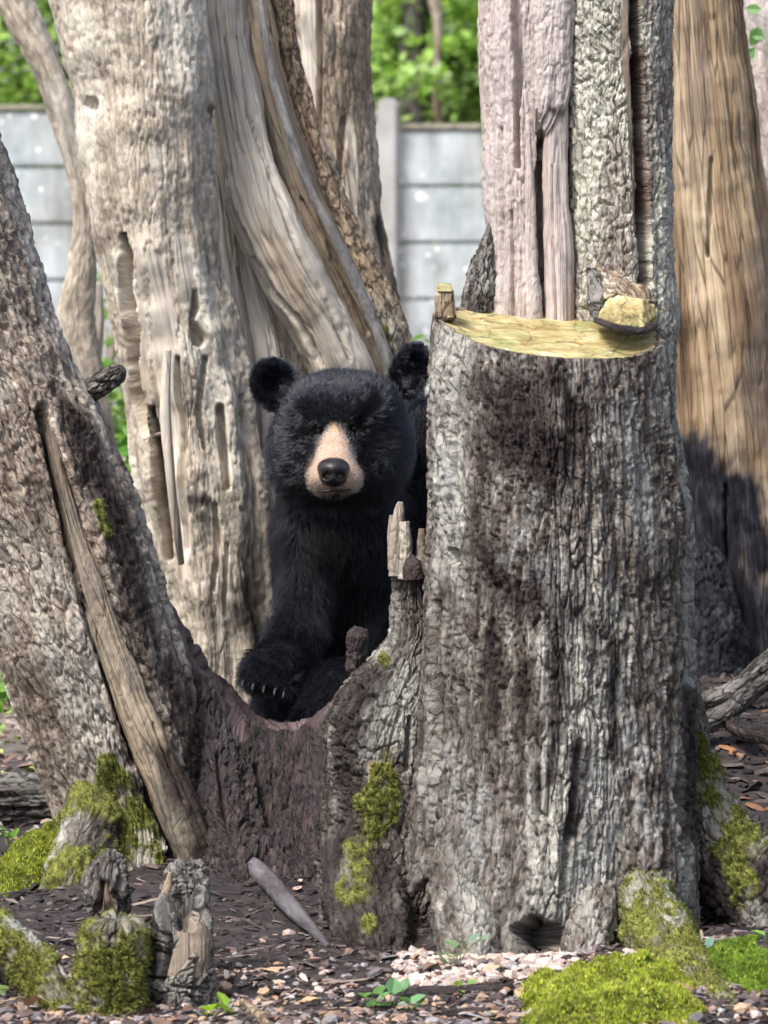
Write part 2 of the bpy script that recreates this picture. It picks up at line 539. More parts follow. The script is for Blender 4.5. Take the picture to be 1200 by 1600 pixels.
def thetas(nu, k=0.60):
    s = np.linspace(-0.5, 0.5, nu, endpoint=False)
    return 2 * np.pi * s - k * np.sin(2 * np.pi * s)


def trunk(name, rows, nu, nv, mat, parent=None, flat=1.0, lobes=None, cut=None, **kw):
    """upright stem from rows (py, left px, right px, distance), top row first"""
    nu, nv = max(6, int(nu * RES)), max(8, int(nv * RESV))
    R = []
    for py, xl, xr, d in rows:
        c = P((xl + xr) / 2, py, d)
        R.append([c[0], c[1], c[2], (xr - xl) / 2 * d / F])
    Q, s = cr(R, nv)
    th = thetas(nu)
    rad = Q[:, 3:4] * np.ones((1, nu))
    if lobes is not None:
        rad = rad * lobes(th[None, :], Q[:, 2:3])
    G = np.stack([Q[:, 0:1] + rad * np.sin(th), Q[:, 1:2] - flat * rad * np.cos(th), Q[:, 2:3] + 0 * rad], -1)
    if cut is not None:
        zt = Q[0, 2]
        k = ss(0.42, 0.0, zt - G[..., 2])
        G[..., 2] += (cut(G[..., 0], G[..., 1]) - zt) * k
    return skin(name, G, th[None, :] * Q[:, 3].mean(), s[:, None], mat, parent, **kw)


def tube(name, path, nu, nv, mat, parent=None, squash=1.0, taper=None, **kw):
    """limb along path [(px,py,d,radius px)]"""
    R = [[*P(x, y, d), r * d / F] for x, y, d, r in path]
    return wtube(name, R, nu, nv, mat, parent, squash, **kw)


def wtube(name, R, nu, nv, mat, parent=None, squash=1.0, **kw):
    nu, nv = max(6, int(nu * RES)), max(8, int(nv * RESV))
    Q, s = cr(R, nv)
    T = np.gradient(Q[:, :3], axis=0)
    T /= np.linalg.norm(T, axis=1, keepdims=True)
    f = np.array([0, -1.0, 0])
    if abs(T[0] @ f) > 0.9: f = np.array([0, 0, 1.0])
    n1 = np.zeros_like(T)
    for i in range(nv):
        f = f - T[i] * (T[i] @ f)
        f /= np.linalg.norm(f)
        n1[i] = f
    n2_ = np.cross(T, n1)
    th = thetas(nu)
    r = Q[:, 3:4]
    G = Q[:, None, :3] + n1[:, None] * (r * np.cos(th) * squash)[..., None] + n2_[:, None] * (r * np.sin(th))[..., None]
    return skin(name, G, th[None, :] * Q[:, 3].mean(), s[:, None], mat, parent, **kw)


def patch(name, net, nu, nv, mat, parent=None, **kw):
    """open sheet through a net of points [row][column]"""
    net = np.asarray(net, float)
    nu, nv = int(nu * 0.55), int(nv * 0.55)
    cols = np.stack([cr(net[:, j], nv)[0] for j in range(net.shape[1])], 1)
    G = np.stack([cr(cols[i], nu)[0] for i in range(nv)], 0)
    a = np.concatenate([[0], np.cumsum(np.linalg.norm(np.diff(G.mean(0), axis=0), axis=1))])
    b = np.concatenate([[0], np.cumsum(np.linalg.norm(np.diff(G.mean(1), axis=0), axis=1))])
    return skin(name, G, a[None, :], b[:, None], mat, parent, closed=False, cap=False, **kw)


# ------------------------------------------------------------------ many small pieces in one mesh
def rand_rot(n, tilt=None):
    """random rotation matrices; tilt limits how far +Z leans"""
    az = rng.uniform(0, 2 * np.pi, n)
    tl = rng.uniform(0, np.pi, n) if tilt is None else np.abs(rng.normal(0, tilt, n))
    ta = rng.uniform(0, 2 * np.pi, n)
    z = np.stack([np.sin(tl) * np.cos(ta), np.sin(tl) * np.sin(ta), np.cos(tl)], -1)
    x = np.stack([np.cos(az), np.sin(az), 0 * az], -1)
    x -= z * np.sum(x * z, 1, keepdims=True)
    x /= np.linalg.norm(x, axis=1, keepdims=True) + 1e-9
    return np.stack([x, np.cross(z, x), z], -1)


def frames(N, spin=True):
    n = len(N)
    az = rng.normal(0, 1, (n, 3))
    x = az - N * np.sum(az * N, 1, keepdims=True)
    x /= np.linalg.norm(x, axis=1, keepdims=True) + 1e-9
    return np.stack([x, np.cross(N, x), N], -1)


def pieces(base, tri, R, S, T, cols):
    n = len(T); k = len(base)
    V = np.einsum('nij,nkj->nki', R, base[None] * S[:, None, :]) + T[:, None, :]
    Fc = (tri[None] + (np.arange(n) * k)[:, None, None]).reshape(-1, tri.shape[1])
    C = np.repeat(np.concatenate([cols, np.ones((n, 1))], 1), k, 0)
    return V.reshape(-1, 3), Fc, C


def join(parts):
    V, Fs, C = [], [], []
    off = 0
    for v, f, c in parts:
        V.append(v); Fs.append(f + off); C.append(c); off += len(v)
    return np.concatenate(V), Fs, np.concatenate(C)


LEAF = np.array([[0, 0, 0], [0.32, 0.35, 0.06], [0.22, 0.75, 0.03], [0, 1, -0.05], [-0.22, 0.75, 0.03], [-0.32, 0.35, 0.06]]) - np.array([0, 0.0, 0])
LEAF_T = np.array([[0, 1, 2], [0, 2, 3], [0, 3, 4], [0, 4, 5]])
CHIP = np.array([[-.5, -.25, 0], [.1, -.4, .05], [.55, -.1, 0], [.45, .3, .04], [-.1, .38, 0], [-.5, .2, .05],
                 [-.45, -.2, .22], [.1, -.34, .3], [.48, -.08, .2], [.4, .25, .27], [-.1, .3, .22], [-.42, .16, .28]])
CHIP_T = np.array([[6, 7, 8], [6, 8, 9], [6, 9, 10], [6, 10, 11]] + [[i, (i + 1) % 6, 6 + (i + 1) % 6] for i in range(6)] + [[i, 6 + (i + 1) % 6, 6 + i] for i in range(6)])
_t = (1 + 5 ** .5) / 2
ICO = np.array([[-1, _t, 0], [1, _t, 0], [-1, -_t, 0], [1, -_t, 0], [0, -1, _t], [0, 1, _t], [0, -1, -_t], [0, 1, -_t], [_t, 0, -1], [_t, 0, 1], [-_t, 0, -1], [-_t, 0, 1]]) / 1.9 * 0.5
ICO_T = np.array([[0, 11, 5], [0, 5, 1], [0, 1, 7], [0, 7, 10], [0, 10, 11], [1, 5, 9], [5, 11, 4], [11, 10, 2], [10, 7, 6], [7, 1, 8],
                  [3, 9, 4], [3, 4, 2], [3, 2, 6], [3, 6, 8], [3, 8, 9], [4, 9, 5], [2, 4, 11], [6, 2, 10], [8, 6, 7], [9, 8, 1]])
TUFT = np.array([[-.12, 0, 0], [.12, 0, 0], [.05, .25, 1], [0, -.12, 0], [0, .12, 0], [-.3, -.05, .85], [-.1, -.1, 0], [.1, .1, 0], [.3, -.22, .8]])
TUFT_T = np.array([[0, 1, 2], [3, 4, 5], [6, 7, 8]])


def palette(cols, n, var=0.25):
    cols = np.array(cols)
    c = cols[rng.integers(0, len(cols), n)]
    return np.clip(c * rng.uniform(1 - var, 1 + var, (n, 1)), 0, 1)


MOSS_P = [(0.22, 0.23, 0.045), (0.29, 0.29, 0.07), (0.14, 0.16, 0.03), (0.36, 0.36, 0.12), (0.08, 0.10, 0.02)]
M['moss'] = col_mat('moss_tips', 0.8, 0.25)
M['leaf'] = col_mat('fresh_leaf', 0.5, 0.5, 0.4, 30, 0.8)
M['litter'] = col_mat('litter', 0.75, 0.0, 0.3, 150)

# ------------------------------------------------------------------ the ground
def gz(x, y):
    x = np.asarray(x, float); y = np.asarray(y, float)
    z = -0.015 * np.ones_like(x + y)
    def bump(cx, cy, sx, sy, h): return h * np.exp(-((x - cx) / sx) ** 2 - ((y - cy) / sy) ** 2)
    z = z + bump(0.75, 8.05, 0.40, 0.75, 0.24) + bump(-0.42, 7.1, 0.25, 0.35, 0.07) + bump(0.0, 7.85, 0.45, 0.45, 0.13)
    z = z + bump(-0.1, 6.85, 0.25, 0.3, 0.03) + bump(0.42, 5.98, 0.16, 0.22, 0.035) + bump(0.6, 6.25, 0.15, 0.2, 0.03)
    z = z + bump(0.1, 6.05, 0.14, 0.07, 0.015)
    near = np.exp(-((y - 6.5) / 3.5) ** 2)
    z = z + near * (0.030 * (fbm2(x / 0.25, y / 0.25, 3, 3) - 0.5) + 0.016 * (fbm2(x / 0.05, y / 0.05, 3, 4) - 0.5))
    z = z + (1 - near) * 0.25 * (fbm2(x / 4, y / 4, 3, 5) - 0.5)
    return z


def on_ground(px, py):
    lo, hi = 4.5, 14.0
    for d in np.linspace(lo, hi, 400):
        p = P(px, py, d)
        if p[2] <= float(gz(p[0], p[1])):
            return p
    return P(px, py, hi)


def axis(lo, hi, step, far, g=1.22):
    a = list(np.arange(lo, hi + 1e-6, step))
    s = step
    while a[-1] < far[1]: s *= g; a.append(a[-1] + s)
    s = step
    while a[0] > far[0]: s *= g; a.insert(0, a[0] - s)
    return np.array(a)


xs = axis(-0.9, 0.9, 0.0085, (-700, 700))
ys = axis(5.35, 7.5, 0.0095, (-40, 1500), 1.15)
X, Y = np.meshgrid(xs, ys)
Z = gz(X, Y)
Vg = np.stack([X, Y, Z], -1).reshape(-1, 3)
n = NT('soil')
g = n.geo()
c = n.ramp(n.noise(n.scale(g, 30), 1, 8, 0.7), [(0.28, (0.008, 0.006, 0.006)), (0.46, (0.026, 0.019, 0.019)), (0.62, (0.058, 0.044, 0.042)), (0.8, (0.12, 0.09, 0.083))])
dry = n.ramp(n.noise(n.scale(g, 9), 1, 8, 0.75), [(0.3, (0.10, 0.08, 0.06)), (0.5, (0.22, 0.175, 0.14)), (0.7, (0.38, 0.33, 0.28))])
sep = n.t.nodes.new('ShaderNodeSeparateXYZ'); n.set(sep.inputs[0], g)
yy = n.math('MULTIPLY', n.math('SUBTRACT', sep.outputs[1], 8.3), 0.9, True)
c = n.mix(yy, c, dry)
n.bump(n.noise(n.scale(g, 110), 1, 7, 0.7), 0.8, 0.008)
M['soil'] = n.done(c, 0.6, 0.35)
ground = link('ground', np_mesh('ground', Vg, [grid_faces(len(ys), len(xs), False)]), M['soil'])
meta(ground, kind='structure')

# ------------------------------------------------------------------ concrete fence far behind
n = NT('concrete')
g = n.geo()
c = n.ramp(n.noise(n.scale(g, 3.5), 1, 7, 0.65), [(0.3, (0.28, 0.32, 0.335)), (0.5, (0.45, 0.50, 0.52)), (0.7, (0.58, 0.62, 0.635))])
stain = n.noise(n.scale(g, (5, 5, 0.9)), 1, 5, 0.6)
c = n.mix(n.ramp(stain, [(0.42, 0.0), (0.68, 0.75)]), c, (0.19, 0.185, 0.155))
wet = n.voro(n.scale(g, 4.2), 1)
wn2 = n.noise(n.scale(g, 0.9), 1, 2, 0.5)
spot = n.math('MULTIPLY', n.ramp(wet, [(0.10, 1.0), (0.15, 0.0)]), n.ramp(wn2, [(0.38, 0.0), (0.46, 1.0)]))
c = n.mix(spot, c, (0.85, 0.86, 0.85))
wet2 = n.voro(n.scale(g, 9.0), 1)
spot2 = n.math('MULTIPLY', n.ramp(wet2, [(0.10, 1.0), (0.16, 0.0)]), n.ramp(wn2, [(0.40, 0.0), (0.50, 1.0)]))
c = n.mix(spot2, c, (0.85, 0.86, 0.85))
n.bump(n.noise(n.scale(g, 40), 1, 6, 0.7), 0.4, 0.01)
M['concrete'] = n.done(c, 0.9, 0.2)
M['cap'] = simple_mat('mossy_cap', [(0.3, (0.16, 0.15, 0.11)), (0.55, (0.34, 0.32, 0.26)), (0.8, (0.5, 0.5, 0.44))], 9, 0.9, 0.4)
M['post'] = simple_mat('post_concrete', [(0.3, (0.30, 0.30, 0.29)), (0.55, (0.41, 0.41, 0.40)), (0.8, (0.5, 0.5, 0.5))], 5, 0.9, 0.3)


def box_mesh(name, w, d, h, bev=0.012):
    """bevelled block, base centre at the origin"""
    import bmesh
    bm = bmesh.new()
    bmesh.ops.create_cube(bm, size=1)
    bmesh.ops.scale(bm, vec=(w, d, h), verts=bm.verts)
    bmesh.ops.translate(bm, vec=(0, 0, h / 2), verts=bm.verts)
    bmesh.ops.bevel(bm, geom=bm.edges[:], offset=bev, segments=2, affect='EDGES')
    me = bpy.data.meshes.new(name)
    bm.to_mesh(me); bm.free()
    return me


WD, BAY, PH = 26.0, 1.82, 0.371
fx0 = P(606, 300, WD)[0]
fence = empty('concrete_fence', (fx0, WD, 0), 'pale grey precast concrete panel fence with posts behind the trees', 'fence')
pm = box_mesh('panel', BAY - 0.06, 0.05, PH - 0.012, 0.014)
pm.materials.append(M['concrete'])
post_me = box_mesh('post', 0.135, 0.16, 2.62, 0.02); post_me.materials.append(M['post'])
cap_me = box_mesh('coping', BAY - 0.07, 0.09, 0.035, 0.008); cap_me.materials.append(M['cap'])
tops = {-4: 2.22, -3: 2.22, -2: 2.22, -1: 2.18, 0: 2.095, 1: 2.05, 2: 2.05, 3: 2.0}
for k in range(-4, 4):
    for r in range(7):
        o = link('panel', pm, None, fence)
        o.location = (fx0 + (k + 0.5) * BAY, WD, tops[k] - 0.035 - (r + 1) * PH + 0.004)
    o = link('coping', cap_me, None, fence)
    o.location = (fx0 + (k + 0.5) * BAY, WD, tops[k] - 0.033)
for k in range(-4, 5):
    o = link('post', post_me, None, fence)
    o.location = (fx0 + k * BAY, WD - 0.03, -0.36 + (0.0 if k >= 0 else 0.1))

# ------------------------------------------------------------------ woodland behind the fence
FAR_P = [(0.36, 0.55, 0.12), (0.46, 0.66, 0.20), (0.26, 0.45, 0.08), (0.55, 0.72, 0.30), (0.42, 0.62, 0.24), (0.17, 0.32, 0.06)]


def crown(name, parent, centre, rad, nl, size, pal=FAR_P, nclump=60, down=0.5):
    c = np.asarray(centre)
    cl = rng.normal(0, 1, (nclump, 3))
    cl = c + cl / np.linalg.norm(cl, axis=1, keepdims=True) * rng.uniform(0.3, 1, (nclump, 1)) ** 0.6 * np.asarray(rad)
    w = rng.integers(0, nclump, nl)
    T = cl[w] + rng.normal(0, 1, (nl, 3)) * np.asarray(rad).mean() * np.array([0.17, 0.17, 0.10])
    N = rng.normal(0, 1, (nl, 3)); N[:, 2] = np.abs(N[:, 2]) + 0.5; N[:, 1] -= 0.4
    N /= np.linalg.norm(N, axis=1, keepdims=True)
    S = rng.uniform(0.65, 1.25, (nl, 1)) * size * np.array([1.0, 1.0, 1.0])
    tone = palette(pal, nclump, 0.3)[w] * rng.uniform(0.75, 1.25, (nl, 1))
    V, Fc, C = pieces(LEAF, LEAF_T, frames(N), S, T, np.clip(tone, 0, 1))
    return link(name, np_mesh(name, V, [Fc], {'col': C}, False), M['leaf'], parent)


def far_tree(label, px_rows, d, crown_spec, mat='deadgrey', group='trees beyond the concrete fence'):
    base = P(px_rows[-1][0], 700, d); base[2] = float(gz(base[0], base[1]))
    t = empty('tree', base, label, 'tree', group)
    R = [[*P(x, y, d), w / 2 * d / F] for x, y, w in px_rows]
    R.append([base[0], base[1], base[2] - 0.1, px_rows[-1][2] * 0.6 * d / F])
    wtube('trunk', R, 28, 160, M[mat], t, bark=(0.03, 0.10, 0.012), lump=0.02)
    for (cx, cy, dd, rx, ry, rz, nl) in crown_spec:
        crown('crown', t, P(cx, cy, d + dd), (rx, ry, rz), nl, 0.105)
    return t


far_tree('grey tree trunk behind fence, half hidden by the pale peeling trunk', [(600, -500, 36), (602, -60, 38), (602, 120, 40), (603, 300, 42)], 29.5,
         [(560, -40, 1.5, 1.5, 1.2, 1.5, 4500)])
far_tree('thick grey tree trunk behind the fence post', [(640, -500, 40), (644, -60, 42), (646, 120, 46), (648, 300, 48)], 28.6,
         [(700, 60, 2.2, 2.0, 1.0, 1.5, 9000)])
far_tree('thin crooked brown sapling behind fence among bright green leaves', [(668, -500, 10), (672, -80, 13), (684, 40, 15), (682, 130, 16), (688, 260, 17)], 28.0,
         [(735, 110, 0.8, 0.9, 0.5, 0.7, 2600), (640, 120, -0.3, 0.3, 0.2, 0.12, 110), (745, 20, 0.9, 0.8, 0.6, 0.6, 2200)], 'tanw')
far_tree('leafy green tree rising beyond fence on the leaning trunk side', [(-80, -500, 40), (-60, 0, 44), (-50, 300, 48)], 30.5,
         [(40, 80, 0.2, 1.5, 1.0, 1.4, 6500), (200, 100, 1.0, 1.5, 1.0, 1.6, 4000)])
far_tree('leafy green tree beyond fence behind the brown barkless trunk', [(1150, -500, 40), (1150, 0, 44), (1150, 300, 48)], 31.5,
         [(1150, 20, 0, 1.8, 1.0, 2.0, 5000), (900, 20, 1.0, 1.6, 1.0, 2.0, 4000), (430, -20, 1.0, 1.8, 1.0, 2.0, 4000)])


far_tree('broad leafy tree beyond the far left bay of the fence', [(-700, -500, 44), (-690, 0, 48), (-680, 300, 50)], 31.0, [(-600, 20, 0, 2.2, 1.0, 2.0, 5000)])
far_tree('broad leafy tree beyond the far right bay of the fence', [(1700, -500, 44), (1690, 0, 48), (1680, 300, 50)], 31.0, [(1650, 20, 0, 2.2, 1.0, 2.0, 5000)])


def shrub(label, px, py_base, d, rad, nl, size, hh, group=None, pal=FAR_P):
    b = P(px, py_base, d); b[2] = float(gz(b[0], b[1]))
    t = empty('shrub', b, label, 'shrub', group)
    for k in range(4):
        a = rng.uniform(0, 6.28)
        q = b + np.array([math.cos(a) * rad * 0.4, math.sin(a) * rad * 0.4, hh])
        wtube('stem', [[*(b - np.array([0, 0, 0.03])), 0.006], [*((b + q) / 2 + rng.normal(0, 0.02, 3)), 0.005], [*q, 0.003]], 8, 16, M['tanw'], t,
              bark=(0.01, 0.03, 0.001), lump=0.001, wood=0.0, fine=0.0005)
    crown('foliage', t, b + np.array([0, 0, hh]), (rad, rad, hh * 0.75), nl, size, pal, 14)
    return t


SHR = [(0.17, 0.36, 0.05), (0.25, 0.45, 0.09), (0.34, 0.52, 0.16), (0.12, 0.28, 0.04)]
shrub('fresh green shrub showing in gap between leaning trunk and hollow grey trunk', 188, 800, 12.5, 0.20, 420, 0.055, 0.52, pal=SHR)
shrub('green sprig showing between bear ear and sawn stump', 674, 820, 13.0, 0.12, 160, 0.05, 0.55, pal=SHR)
shrub('green leaves showing behind slender stem beside hollow grey trunk', 160, 720, 15.0, 0.16, 260, 0.055, 0.95, pal=SHR)
shrub('low bright green plants behind the dark fallen log', 15, 1150, 9.6, 0.11, 170, 0.05, 0.05, pal=SHR)
shrub('dark green weed beside left edge of the leaning trunk', -20, 1100, 9.9, 0.12, 160, 0.055, 0.14, pal=[(0.07, 0.2, 0.03), (0.14, 0.32, 0.05)])

# ------------------------------------------------------------------ trees of the coppice, back to front
# pale peeling trunk at the back
t = empty('tree', P(540, 900, 8.9), 'pale peeling trunk with torn bark rising behind the ribbed trunk', 'tree')
t.location.z = float(gz(t.location.x, t.location.y))
trunk('trunk', [(-120, 425, 578, 8.9), (60, 436, 580, 8.9), (200, 455, 582, 8.9), (330, 480, 596, 8.9), (450, 500, 618, 8.9), (560, 510, 645, 8.9), (800, 500, 670, 8.9), (1150, 480, 690, 8.9)],
      300, 420, M['pale'], t, seed=3, bark=(0.016, 0.10, 0.007), wood=0.006,
      bare=[[(478, -60, 20), (482, 100, 20), (486, 230, 18)], [(548, 185, 7), (552, 260, 12), (545, 330, 12), (550, 420, 16), (575, 480, 16)], [(448, -40, 18), (450, 200, 16)]],
      char=[[(615, 430, 10), (632, 540, 12)], [(592, 340, 6), (600, 420, 8)]],
      grooves=[([(500, -60, 5), (500, 120, 5), (496, 240, 5)], 0.02), ([(538, 190, 6), (528, 300, 6), (530, 400, 6)], 0.015), ([(465, -40, 4), (470, 200, 4)], 0.015)])

# slender stem, upper left
t = empty('tree', P(140, 760, 9.5), 'slender dark curved stem behind hollow grey trunk, crossing the fence', 'tree')
t.location.z = float(gz(t.location.x, t.location.y))
tube('trunk', [(-20, -90, 9.5, 27), (15, -10, 9.5, 26), (62, 80, 9.5, 24), (95, 170, 9.5, 21), (117, 260, 9.5, 16), (131, 340, 9.5, 16), (128, 420, 9.5, 22), (118, 500, 9.5, 28), (132, 600, 9.5, 32), (150, 760, 9.5, 36), (160, 1150, 9.5, 44)],
     90, 360, M['grey'], t, seed=12, bark=(0.012, 0.05, 0.004), lump=0.006)
tube('pale_stem', [(155, 440, 9.7, 5), (150, 500, 9.7, 14), (140, 620, 9.7, 18), (140, 800, 9.7, 20), (140, 1100, 9.7, 26)], 50, 140, M['pale'], t, seed=13, bare0=0.9)

# ribbed pale trunk, a bundle of ropes of wood
t = empty('tree', P(500, 1000, 8.2), 'pale leaning ribbed trunk of twisted bare wood right behind the bear', 'tree')
t.location.z = float(gz(t.location.x, t.location.y))
trunk('trunk', [(-120, 320, 440, 8.3), (100, 330, 462, 8.3), (300, 345, 530, 8.3), (450, 360, 590, 8.3), (560, 370, 630, 8.3), (750, 385, 650, 8.3), (960, 400, 650, 8.3), (1200, 400, 650, 8.3)],
      260, 360, M['pale'], t, seed=20, bare0=0.6, flat=0.8)
tube('rib', [(340, 180, 8.2, 12), (353, 270, 8.16, 26), (372, 400, 8.14, 34), (396, 560, 8.02, 42), (408, 750, 7.97, 38), (418, 960, 7.95, 34), (418, 1150, 7.95, 34)], 160, 420, M['pale'], t,
     seed=21, bare0=1.0, wood=0.006, lump=0.008,
     grooves=[([(372, 420, 3), (395, 560, 4), (408, 700, 4)], 0.014)], char=[[(438, 800, 10), (440, 930, 8)]])
tube('rib', [(338, -120, 8.06, 36), (348, 0, 8.06, 38), (362, 120, 8.04, 38), (384, 240, 8.02, 42), (412, 340, 8.0, 48), (452, 420, 8.0, 50), (500, 510, 8.02, 48), (545, 610, 8.05, 50), (570, 760, 8.15, 50)],
     200, 480, M['pale'], t, seed=22, bare0=1.0, wood=0.007, lump=0.010,
     grooves=[([(328, 150, 3), (336, 230, 4), (362, 320, 4), (398, 410, 5), (430, 462, 5), (468, 500, 4), (505, 570, 4)], 0.03), ([(372, 60, 2), (388, 180, 2.5), (432, 300, 3), (470, 400, 3.5), (515, 480, 3.5), (545, 560, 3)], 0.022), ([(350, 60, 2), (372, 220, 2)], 0.01)])
tube('rib', [(372, -120, 8.1, 30), (395, 0, 8.1, 28), (418, 120, 8.08, 28), (452, 240, 8.08, 30), (492, 350, 8.08, 34), (540, 450, 8.1, 34), (585, 560, 8.12, 34), (605, 680, 8.15, 34)],
     140, 420, M['tanw'], t, seed=23, bare0=0.85, wood=0.006, lump=0.006, bark=(0.012, 0.05, 0.006),
     grooves=[([(470, 310, 2.5), (530, 420, 3), (575, 520, 3)], 0.012)])
tube('rib', [(430, -120, 8.14, 16), (440, 0, 8.14, 16), (462, 130, 8.14, 18), (496, 260, 8.12, 24), (545, 380, 8.12, 28), (595, 490, 8.12, 30), (625, 590, 8.14, 32), (640, 720, 8.2, 32)],
     120, 400, M['tanw'], t, seed=24, bark=(0.012, 0.045, 0.007), lump=0.006, moss=[[(600, 510, 6), (606, 545, 5)]], moss0=0.0)
tube('climbing_root', [(398, -120, 8.03, 7), (404, -20, 8.03, 7), (420, 90, 8.01, 7), (446, 190, 8.0, 7.5), (482, 290, 8.0, 8), (528, 380, 8.01, 8.5), (572, 475, 8.04, 9.5), (604, 560, 8.06, 10), (620, 640, 8.08, 10)],
     40, 400, M['cable'], t, seed=25, bark=(0.008, 0.03, 0.0015), lump=0.002, fine=0.0008)

# hollow grey trunk
t = empty('tree', P(310, 1050, 7.9), 'broad smooth grey trunk with dark hollow slots, left of the bear', 'tree')
t.location.z = float(gz(t.location.x, t.location.y))
trunk('trunk', [(-120, 62, 322, 7.9), (20, 84, 328, 7.9), (160, 112, 336, 7.9), (300, 136, 340, 7.9), (420, 160, 350, 7.9), (520, 182, 372, 7.9), (620, 200, 392, 7.9), (760, 218, 406, 7.9), (900, 240, 418, 7.9), (1010, 262, 428, 7.9), (1200, 250, 440, 7.9)],
      420, 640, M['grey'], t, seed=30, bark=(0.012, 0.075, 0.0042), lump=0.016, wood=0.005, fine=0.002, flat=0.8, gw=0.35,
      lobes=lambda th, z: 1 + 0.075 * ss(1.1, 0.75, z) * np.cos(th * 8 + 1.0 + 0.8 * np.sin(z * 5)) + 0.025 * np.cos(th * 4),
      grooves=[([(194, 368, 5), (201, 400, 10), (198, 450, 8), (207, 520, 12), (206, 570, 7), (214, 620, 9), (224, 680, 5)], 0.11), ([(236, 640, 6), (246, 720, 9), (256, 800, 9), (262, 870, 7)], 0.10),
               ([(303, 455, 3), (306, 480, 7), (300, 500, 5), (312, 530, 12)], 0.04), ([(345, 640, 8), (350, 700, 9), (356, 760, 5)], 0.045),
               ([(322, 560, 4), (312, 640, 5), (322, 700, 4)], 0.02), ([(330, 170, 5), (338, 200, 6)], 0.025), ([(140, 165, 12)], 0.018),
               ([(278, 560, 4), (282, 680, 5), (288, 800, 5), (290, 860, 4)], 0.018), ([(380, 620, 4), (395, 760, 4), (400, 900, 4)], 0.015),
               ([(355, 850, 3), (350, 960, 4)], 0.012),
               ([(335, 790, 5), (342, 850, 5), (332, 920, 4)], 0.016)],
      bare=[[(245, 400, 14), (255, 480, 18), (262, 600, 20), (268, 720, 16), (285, 820, 14), (288, 900, 10)], [(285, 380, 14), (288, 470, 13)], [(218, 400, 4), (224, 560, 8), (226, 640, 8)]],
      char=[[(300, 780, 16), (320, 782, 8)], [(400, 880, 16), (395, 980, 22)]])  # second band paints the shade of the lower right side into the bark
tube('rib', [(262, 545, 7.66, 6), (258, 640, 7.66, 8), (266, 740, 7.66, 8), (276, 830, 7.68, 7), (283, 880, 7.72, 5)], 40, 160, M['pale'], t, seed=31, bare0=1.0, lump=0.003, wood=0.003)

# ------------------------------------------------------------------ right side: brown barkless trunk, grey trunk behind it
t = empty('tree', P(1230, 1000, 9.3), 'grey trunk with climbing ivy leaves, mostly behind the brown barkless trunk', 'tree')
t.location.z = float(gz(t.location.x, t.location.y))
trunk('trunk', [(-120, 1115, 1290, 9.3), (150, 1140, 1300, 9.3), (400, 1165, 1320, 9.3), (700, 1180, 1350, 9.3), (1150, 1180, 1370, 9.3)], 160, 300, M['pink'], t, seed=40, bark=(0.018, 0.07, 0.006))
for k, (x, y, s) in enumerate([(1186, 42, 0.05), (1180, 75, 0.045), (1178, 104, 0.05), (1190, 15, 0.04), (1196, 60, 0.045)]):
    R = Matrix.Rotation(math.radians(200 + 25 * k), 4, 'Y') @ Matrix.Rotation(math.radians(70), 4, 'X')
    me = np_mesh('ivy_leaf', LEAF * s, [LEAF_T], {'col': np.tile([0.22, 0.42, 0.16, 1], (6, 1))}, False)
    o = link('ivy_leaf', me, M['leaf'], t)
    o.location = P(x, y, 9.12); o.rotation_euler = R.to_euler()

t = empty('tree', P(1150, 1080, 8.4), 'brown barkless trunk with charred black base, right behind the sawn stump', 'tree')
t.location.z = float(gz(t.location.x, t.location.y))
trunk('trunk', [(-120, 985, 1152, 8.4), (60, 990, 1168, 8.4), (180, 992, 1182, 8.4), (330, 995, 1205, 8.4), (500, 1000, 1235, 8.4), (700, 1005, 1265, 8.4), (900, 1005, 1300, 8.4), (1060, 990, 1330, 8.4), (1250, 970, 1360, 8.4)],
      360, 620, M['brown'], t, seed=41, bare0=1.0, wood=0.005, lump=0.012, charw=(0.55, 1.85), bark=(0.02, 0.09, 0.006),
      char=[[(1075, 770, 70), (1110, 860, 110), (1140, 960, 120), (1160, 1060, 150), (1160, 1150, 160)], [(1085, 720, 30), (1160, 790, 40), (1190, 880, 30)]],
      grooves=[([(1133, 760, 2.5), (1134, 880, 3)], 0.02), ([(1112, 250, 3), (1110, 330, 5), (1106, 400, 3)], 0.012), ([(1088, 980, 10), (1085, 1050, 16)], 0.05), ([(1075, 880, 5), (1082, 960, 8)], 0.03)])
tube('charred_burr', [(1082, 830, 8.2, 14), (1100, 900, 8.17, 34), (1108, 980, 8.14, 46), (1112, 1060, 8.12, 56), (1110, 1150, 8.1, 60)], 140, 200, M['brown'], t, seed=45, bark=(0.022, 0.045, 0.012), lump=0.016, charw=(2.0, 3.0),
     char=[[(1082, 830, 80), (1110, 1150, 120)]])
tube('root', [(1060, 1112, 7.85, 14), (1095, 1098, 7.8, 14), (1140, 1082, 7.78, 13), (1180, 1050, 7.8, 12), (1230, 1010, 7.85, 12)], 60, 150, M['deadgrey'], t, seed=42, bark=(0.012, 0.05, 0.006))
tube('root', [(1060, 1145, 7.62, 14), (1090, 1134, 7.6, 14), (1130, 1118, 7.6, 15), (1170, 1085, 7.62, 14), (1215, 1055, 7.66, 13)], 60, 150, M['deadgrey'], t, seed=43, bark=(0.012, 0.05, 0.006))
tube('root', [(1130, 1118, 7.62, 10), (1160, 1140, 7.56, 11), (1210, 1150, 7.5, 13)], 40, 80, M['root'], t, seed=44, bark=(0.012, 0.04, 0.006))

